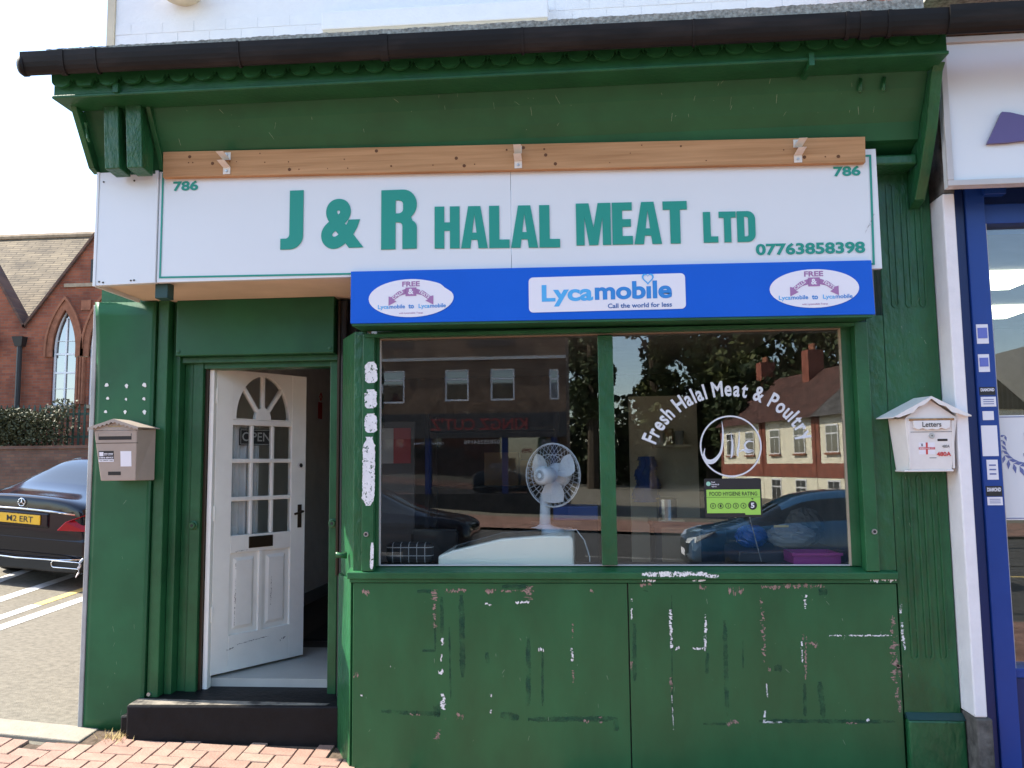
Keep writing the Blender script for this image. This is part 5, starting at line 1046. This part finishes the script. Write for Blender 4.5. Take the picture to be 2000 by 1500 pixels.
# ================================================================== cars
def car_body(stations, name, mats, parent, T):
    """stations: (y, zb, w, zbelt, wb, wr, zr); local x right, y forward from the tail"""
    mb = MB(); m = 17; V = []
    for (y, zb, w_, zs, wb, wr, zr) in stations:
        half = [(0, zb), (w_*.80, zb), (w_*.97, zb+.10), (w_, (zb+zs)/2+.02), (wb, zs), (wb-.03, zs+.035), (wr, zr-.05), (wr*.72, zr-.008), (0, zr)]
        prof = half + [(-x, z) for x, z in half[-2:0:-1]]
        V += [(x, y, z) for x, z in prof]
    q = 16
    F, MI = [], []
    for i in range(len(stations)-1):
        for k in range(q):
            F.append((i*q+k, i*q+(k+1) % q, (i+1)*q+(k+1) % q, (i+1)*q+k)); kk = k if k < 8 else 15-k
            gl = stations[i][6]-stations[i][3] > .1 or stations[i+1][6]-stations[i+1][3] > .1
            rear = i == WIN[0]; front = i == WIN[1]
            MI.append(1 if ((kk == 5 and WIN[0] <= i <= WIN[1]) or (kk in (6, 7) and (rear or front))) else 0)
    for f_, mi in zip(F, MI): pass
    mb.v = V; mb.f = F; mb.m = MI
    mb.add([], [tuple(range(q))]); mb.f[-1] = tuple(range(q)); mb.f.append(tuple(range((len(stations)-1)*q, len(stations)*q))); mb.m.append(0)
    mb.tf(T); o = mb.build(name, mats, parent, smooth=True, sub=2); return o
def wheel(parent, T, x, y, r, s):
    MB().lathe([(r*.62, -.10), (r*.93, -.11), (r, -.07), (r, .07), (r*.93, .11), (r*.62, .10)], (x, y, r), axis='X', n=28).tf(T).build('tyre', M['tyre'], parent, smooth=True)
    rm = MB().lathe([(.0, .085*s), (r*.12, .09*s), (r*.6, .10*s), (r*.63, .06*s)], (x, y, r), axis='X', n=28)
    rm.tf(T).build('rim', M['zinc'], parent, smooth=True)
car = thing('parked_car', 'black saloon car parked by the boundary wall, seen from behind', 'car', (-6.73, 4.6, ground_z(-6.73, 5)-.03))
roll = math.atan(.06)
def TC(v):
    o = Vector((-6.73, 4.62, ground_z(-6.73, 5)-.022)); yaw = R(-1.5)
    x, y = v.x*math.cos(yaw)-v.y*math.sin(yaw), v.x*math.sin(yaw)+v.y*math.cos(yaw)
    return o + Vector((x, y, v.z - x*.085))
WIN = (4, 8)
stn = [(0.0, .34, .78, .90, .74, .62, 1.03), (.015, .32, .82, .92, .78, .64, 1.06), (.10, .28, .87, .95, .83, .67, 1.08), (.30, .24, .905, .98, .86, .68, 1.085), (.72, .22, .91, 1.02, .87, .67, 1.15), (1.42, .22, .91, 1.02, .87, .60, 1.50), (1.95, .22, .91, 1.01, .87, .60, 1.55), (2.55, .22, .91, .99, .87, .60, 1.53), (2.95, .22, .91, .98, .87, .62, 1.42), (3.55, .22, .91, .93, .86, .70, 1.02), (4.25, .24, .89, .82, .83, .64, .90), (4.6, .26, .80, .70, .74, .56, .76), (4.68, .34, .70, .6, .6, .5, .66)]
body = car_body(stn, 'body', [M['carpaint'], M['carglass']], car, TC)
for x in (-.78, .78):
    for y in (.95, 3.75): wheel(car, TC, x, y, .33, 1 if x > 0 else -1)
def cp(mb, name, m, par=car, **k): return mb.tf(TC).build(name, m, par, **k)
cp(MB().box(-.36, .36, -.018, .03, .70, .88), 'plate_recess', M['carpaint'], body, bevel=.02)
pl = cp(MB().box(-.262, .262, -.034, -.019, .735, .848), 'number_plate', M['plate_y'], bevel=.006)
fit(text('M2 ERT', .01), -.165, .175, .757, .826, -.0365).tf(TC).build('lettering', M['label_black'], pl)
cp(MB().tube([(-.68, .012, .885), (-.40, -.022, .905), (0, -.034, .912), (.40, -.022, .905), (.68, .012, .885)], .012, 8), 'chrome_strip', M['chrome'], smooth=True)
bg_ = cp(MB().tube([(.045*math.cos(t), -.012, .985+.045*math.sin(t)) for t in [i*math.pi/12 for i in range(25)]], .006, 6, cap=False), 'badge', M['chrome'], smooth=True)
for a in (90, 210, 330): MB().tube([(0, -.014, .985), (.042*math.cos(R(a)), -.013, .985+.042*math.sin(R(a)))], [.008, .003], 6).tf(TC).build('badge_ray', M['chrome'], bg_)
for s in (-1, 1):
    hx = [(s*.46, -.0, .69), (s*.80, .05, .70), (s*.86, .22, .78), (s*.85, .22, .91), (s*.78, .05, .90), (s*.56, .01, .80)]
    mbx = MB().add(hx + [(x*1.0, y+.08, z) for x, y, z in hx], [(0,1,2,3,4,5), (11,10,9,8,7,6)] + [(i, (i+1) % 6, (i+1) % 6+6, i+6) for i in range(6)])
    mbx.v = [(x*1.03 + s*.02, y-.06, z) for x, y, z in mbx.v]
    tl = cp(mbx, 'tail_light', M['lamp_red'], bevel=.008)
    MB().add([(s*.54, -.034, .715), (s*.80, .068, .735), (s*.80, .066, .765), (s*.58, -.03, .745)], [(0, 1, 2, 3)]).tf(TC).build('reverse_lens', M['lens'], tl)
    cp(MB().tube([(s*q[0], -.045+.05*max(0, q[0]-.55), q[1]) for q in rrect(.44, .80, .262, .338, .03)+[rrect(.44, .80, .262, .338, .03)[0]]], .008, 6, cap=False), 'exhaust_trim', M['chrome'], smooth=True)
    cp(MB().box(s*.60-.14, s*.60+.14, -.02, .06, .27, .325), 'exhaust_mouth', M['dark'])
cp(MB().tube([(-.80, .02, .37), (-.5, -.045, .345), (0, -.055, .335), (.5, -.045, .345), (.80, .02, .37)], .011, 6), 'bumper_trim', M['chrome'], smooth=True)
cp(MB().hexa([(-.74,-.02,.20),(.74,-.02,.20),(.7,.3,.18),(-.7,.3,.18),(-.80,-.028,.33),(.80,-.028,.33),(.8,.3,.33),(-.8,.3,.33)]), 'diffuser', M['dark'], bevel=.02)
cp(MB().hexa([(-.84,.0,.36),(.84,.0,.36),(.84,.3,.36),(-.84,.3,.36),(-.84,-.0,.62),(.84,-.0,.62),(.86,.3,.64),(-.86,.3,.64)]), 'bumper', M['carpaint'], bevel=.05)
# white rag tied on the corner trim
tag(MB().tube([(-3.262, .33, 1.02), (-3.268, .315, 1.0), (-3.275, .31, .965), (-3.282, .32, .93), (-3.30, .32, .90)], [.006, .010, .009, .006, .003], 6).build('tied_rag', M['paper'], None, smooth=True), 'white rag tied to the corner edge trim', 'rag')

# ================================================================== across the street (seen in the glass)
suv = thing('blue_suv', 'blue sport utility car parked across the street, reflected in the glass', 'car', (4.4, -10.4, ground_z(4.4, -10.4)-.026))
def TS(v): return Vector((6.2-v.y, -10.4+v.x, ground_z(4.4, -10.4)-.026+v.z))
WIN = (2, 7)
stn2 = [(0.0, .42, .74, .95, .72, .60, 1.10), (.05, .36, .88, 1.02, .82, .62, 1.45), (.25, .30, .91, 1.02, .86, .60, 1.56), (.8, .28, .92, 1.02, .87, .60, 1.62), (1.5, .28, .92, 1.01, .87, .60, 1.64), (2.1, .28, .92, 1.0, .87, .60, 1.62), (2.5, .28, .92, .99, .87, .62, 1.54), (2.75, .28, .92, .99, .87, .64, 1.42), (3.35, .28, .92, .98, .87, .72, 1.08), (4.05, .30, .90, .92, .84, .66, .98), (4.32, .34, .84, .82, .78, .6, .86), (4.4, .42, .74, .7, .66, .54, .74)]
b2 = car_body(stn2, 'body', [M['bluepaint'], M['carglass']], suv, TS)
for x in (-.78, .78):
    for y in (.85, 3.5): wheel(suv, TS, x, y, .36, 1 if x > 0 else -1)
for s in (-1, 1):
    h_ = MB().add([(s*.45, 4.40, .80), (s*.80, 4.28, .86), (s*.86, 4.0, .94), (s*.80, 4.30, .76), (s*.45, 4.43, .72), (s*.45, 4.3, .80), (s*.80, 4.15, .86), (s*.80, 3.95, .94), (s*.78, 4.15, .76), (s*.45, 4.3, .72)], [(0,1,2,3,4), (9,8,7,6,5)] + [(i, (i+1) % 5, (i+1) % 5+5, i+5) for i in range(5)])
    h_.tf(TS).build('headlight', M['lens'], suv)
MB().box(-.45, .45, 4.36, 4.42, .55, .74).tf(TS).build('grille', M['dark'], suv)
MB().box(-.7, .7, 4.30, 4.40, .34, .46).tf(TS).build('lower_grille', M['dark'], suv); MB().box(-.26, .26, 4.415, 4.43, .48, .59).tf(TS).build('number_plate', M['paper'], suv)
# dark hatchback behind the camera
hb = thing('dark_hatchback', 'dark grey hatchback parked across the street, reflected in the left pane', 'car', (-3.6, -10.6, ground_z(-3.6, -10.6)-.026))
def TH(v): return Vector((-6.4+v.y, -10.6-v.x, ground_z(-3.6, -10.6)-.026+v.z*.93))
car_body(stn2, 'body', [M['carpaint'], M['carglass']], hb, TH)
for x in (-.78, .78):
    for y in (.85, 3.5): wheel(hb, TH, x, y, .34, 1 if x > 0 else -1)
# barber shop opposite
M['dimred'] = mat('faded_red_letters', (.22, .03, .028), .6)
BY = -27.0
bb = thing('barber_shop_building', 'brown brick building with a barber shop across the street', 'building', (-8, BY, -.2))
bwins = [(-7.9, 4.05, 5.35), (-5.35, 4.1, 5.35), (-3.55, 4.1, 5.35), (-1.25, 4.1, 5.3), (-10.4, 4.1, 5.35)]
holes = [[(x, a), (x+(.95 if x != -1.25 else .38), a), (x+(.95 if x != -1.25 else .38), b), (x, b)] for x, a, b in bwins]
V, F = shape([[(-16, 3.6), (-.6, 3.6), (-.6, 9), (-16, 9)]] + holes, .3); MB().add([(v[0], BY-.15-v[2], v[1]) for v in V], F).build('wall', M['brick_brown'], bb)
for x, a, b in bwins:
    ww = .95 if x != -1.25 else .38
    V, F = shape([[(x, a), (x+ww, a), (x+ww, b), (x, b)], [(x+.07, a+.07), (x+ww-.07, a+.07), (x+ww-.07, b-.07), (x+.07, b-.07)]], .08); wd = MB().add([(v[0], BY-.08-v[2], v[1]) for v in V], F).build('window', M['upvc'], bb)
    MB().box(x+.07, x+ww-.07, BY-.11, BY-.06, b-.42, b-.36).build('transom', M['upvc'], wd); MB().box(x+.07, x+ww-.07, BY-.10, BY-.09, a+.07, b-.07).build('pane', M['pane'], wd)
for x0, x1, z0, z1 in ((-8.6, -6.6, 6.2, 7.6), (-4.4, -2.6, 6.2, 7.4)): bx('dark_panel', M['iron'], bb, x0, x1, BY, BY+.06, z0, z1)
bx('band', M['ltgrey'], bb, -16, -.6, BY+.001, BY+.08, 5.7, 5.82); bx('rear_block', M['brick_brown'], bb, -16, -.6, BY-8, BY-.31, -.5, 9); bx('roof', M['tile_grey'], bb, -16.2, -.4, BY-8.2, BY+.2, 9.0, 9.25)
bx('shop_fascia', M['darkgrey'], bb, -16, -.6, BY-.2, BY+.12, 2.65, 3.6); bx('shop_window', M['pane'], bb, -12, -1.2, BY-.1, BY-.05, .5, 2.65); bx('shop_base', M['iron'], bb, -16, -.6, BY-.2, BY+.02, -.5, .5)
for x in (-12.1, -9, -6, -3, -1.1): bx('shop_mullion', M['navy'], bb, x-.12, x+.12, BY-.05, BY+.06, .5, 2.65)
fit(text("KINGZ CUT'Z", .02), -5.9, -2.1, 2.95, 3.42, BY+.126, flip=True).build('lettering', M['dimred'], bb); fit(text('07835264198', .01), -4.6, -3.2, 2.42, 2.58, BY-.045, flip=True).build('lettering', M['paper'], bb)
fit(text('OPENING TIMES', .01), -6.6, -5.4, 2.42, 2.5, BY-.045, flip=True).build('lettering', M['paper'], bb); fit(text('OPEN', .03), -2.35, -1.95, 2.05, 2.22, BY-.045, flip=True).build('lettering', M['dimred'], bb)
M['tile_dk'] = tilemat('dark_red_tiles', (.13, .05, .035), (.10, .042, .03), .14)
# a row of cream rendered houses running away on the right
hu = Vector((.235, .972)); hn = Vector((-.972, .235)); h0 = Vector((10.0, -50.0))
def hw(v): p = h0 + hu*v.x - hn*v.y; return Vector((p.x, p.y, v.z-1.25))   # local x along the row towards us, y into the house, z up
for k in range(3):
    x0 = -2.5+k*6.3; x1 = x0+6.2; hs = thing('rendered_house', ('furthest cream rendered house in the row across the street', 'middle cream rendered house with red brick band across the street', 'nearest cream rendered house in the row across the street')[k], 'house', tuple(hw(Vector((x0+3, 3, -.4)))), 'houses across the street')
    MB().box(x0, x1, 0, 7, 2.75, 5.3).tf(hw).build('wall', M['render_w'], hs); MB().box(x0-.02, x1+.02, -.03, 7, -.6, 1.999).tf(hw).build('lower_wall', M['render_w'], hs); MB().box(x0-.03, x1+.03, -.06, 7, 2.0, 2.749).tf(hw).build('brick_band', M['redbrick2'], hs)
    for xq in (x0, x1-.35): MB().box(xq, xq+.35, -.05, .0, 2.75, 5.3).tf(hw).build('brick_quoin', M['redbrick2'], hs)
    mb = MB().add([(x0-.1, -.4, 5.2), (x1+.1, -.4, 5.2), (x1+.1, 3.5, 8.4), (x0-.1, 3.5, 8.4), (x1+.1, 7.4, 5.2), (x0-.1, 7.4, 5.2)], [(0, 1, 2, 3), (3, 2, 4, 5), (0, 3, 5), (1, 4, 2)]); mb.uv = [(0, 0), (6.4, 0), (6.4, 5), (0, 5), (6.4, 10), (0, 10)]; rr_ = mb.tf(hw).build('roof', M['tile_dk'] if k < 2 else M['tile_grey'], hs, fix=False)
    MB().box(x0+.2, x0+1.0, 2.6, 3.6, 7.4, 9.6).tf(hw).build('chimney', M['redbrick2'], rr_)
    for j in range(3): MB().lathe([(.12, 0), (.1, .4)], (0, 0, 0), n=10).tf(lambda v: hw(Vector((v.x+x0+.4+.2*j, v.y+3.1, v.z+9.6)))).build('chimney_pot', M['brick_rub'], rr_)
    for wx, wz0, wz1 in ((x0+1.0, 3.3, 4.75), (x0+3.9, 3.3, 4.75), (x0+1.0, .5, 1.9), (x0+3.9, .5, 1.9)):
        f_ = MB().box(wx, wx+1.2, -.07, -.03, wz0, wz1).tf(hw).build('window', M['upvc'], hs)
        for a, b in ((wx+.08, wx+.57), (wx+.63, wx+1.12)):
            MB().box(a, b, -.085, -.071, wz0+.08, wz1-.5).tf(hw).build('pane', M['pane'], f_); MB().box(a, b, -.085, -.071, wz1-.42, wz1-.08).tf(hw).build('pane', M['pane'], f_)
        MB().box(wx-.08, wx+1.28, -.14, -.03, wz0-.1, wz0-.001).tf(hw).build('sill', M['brick_rub'], f_)
tag(bx('grey_office_block', mat('grey_cladding', (.2, .2, .19), .9, var=.1), None, 22, 40, -46, -38, -.5, 7.2), 'plain grey block reflected in the neighbouring window', 'building')
# trees
def tree(x, y, h, rad, label, m, seed, n=5000, narrow=False):
    r = random.Random(seed); z0 = -.6; t = thing('tree', label, 'tree', (x, y, z0), 'trees across the street')
    mb = MB().tube([(x, y, z0), (x+.1, y, z0+h*.3), (x-.1, y+.1, z0+h*.6), (x, y, z0+h*.92)], [h*.022, h*.016, h*.01, .03], 8)
    cl_ = []
    for i in range(46 if not narrow else 36):
        a = r.uniform(0, 6.28); zz = z0+h*r.uniform(.22, .97); tt = (zz-z0)/h; er = rad*(math.sin(math.pi*min(1, (tt-.12)/.9))**.7)*r.uniform(.45, 1)
        c = Vector((x+er*math.cos(a), y+er*math.sin(a), zz)); cl_.append((c, rad*r.uniform(.28, .45))); mb.tube([(x, y, zz-h*.12 if zz-h*.12 > z0+1 else z0+1), ((x+c.x)/2, (y+c.y)/2, zz-h*.05), tuple(c)], [h*.006, h*.004, .015], 5)
    mb.build('trunk', M['bark'], t)
    def f(rr):
        c, s = cl_[rr.randrange(len(cl_))]; d = Vector((rr.gauss(0, 1), rr.gauss(0, 1), rr.gauss(0, .9))).normalized()*s*rr.random()**.4; return tuple(c+d)
    leaves('crown', f, n, .62 if not narrow else .5, m, seed+50, t)
for i, (x, y, h, rd, lb, mm, nr) in enumerate(((.8, -62, 24, 2.2, 'tall narrow poplar nearest the barber building', 'tree_d', True), (6.1, -66, 25, 2.4, 'second tall poplar across the street', 'tree', True), (11, -68, 21, 5.0, 'broad tree behind the far end of the houses', 'tree_d', False), (14.5, -64, 22, 5.5, 'broad olive green tree behind the middle house', 'tree', False), (20, -60, 19, 5.5, 'broad dark tree behind the nearest house', 'tree_d', False), (26, -62, 13, 4, 'lower tree at the right of the row of houses', 'tree', False), (-3, -70, 23, 4, 'tree standing behind the barber building', 'tree_d', False), (12, -54, 9, 3, 'small dark tree between the far houses', 'tree_d', False))):
    tree(x, y, h, rd, lb, M[mm], 30+i, 8500, nr)
wd_ = leaves('distant_wood', lambda r: (r.uniform(-8, 34), -78+r.uniform(-3, 3), -.5+9*r.random()**.8*(.7+.3*math.sin(r.uniform(-8, 34)))), 9000, 1.0, M['tree_d'], 91); wd_['kind'] = 'stuff'; tag(wd_, 'mass of distant dark trees beyond the houses', 'woodland')
lpst = thing('street_lamp', 'tall street lamp across the road reflected in the neighbouring window', 'street lamp', (10.0, -16.6, ground_z(6, -10)))
MB().tube([(10, -16.6, -.4), (10, -16.6, 1.0), (10, -16.6, 6.1)], [.09, .07, .045], 10).build('column', M['zinc'], lpst, smooth=True); MB().hexa([(9.75,-16.75,6.1),(10.3,-16.75,6.1),(10.3,-16.45,6.1),(9.75,-16.45,6.1),(9.85,-16.7,6.22),(10.2,-16.7,6.22),(10.2,-16.5,6.22),(9.85,-16.5,6.22)]).build('lantern', M['darkgrey'], lpst)
MB().tube([(10, -16.6, -.4), (10, -16.6, .2)], .13, 10).build('base', M['zinc'], lpst)
for o in bpy.data.objects:
    if '_o' in o.keys(): del o['_o']
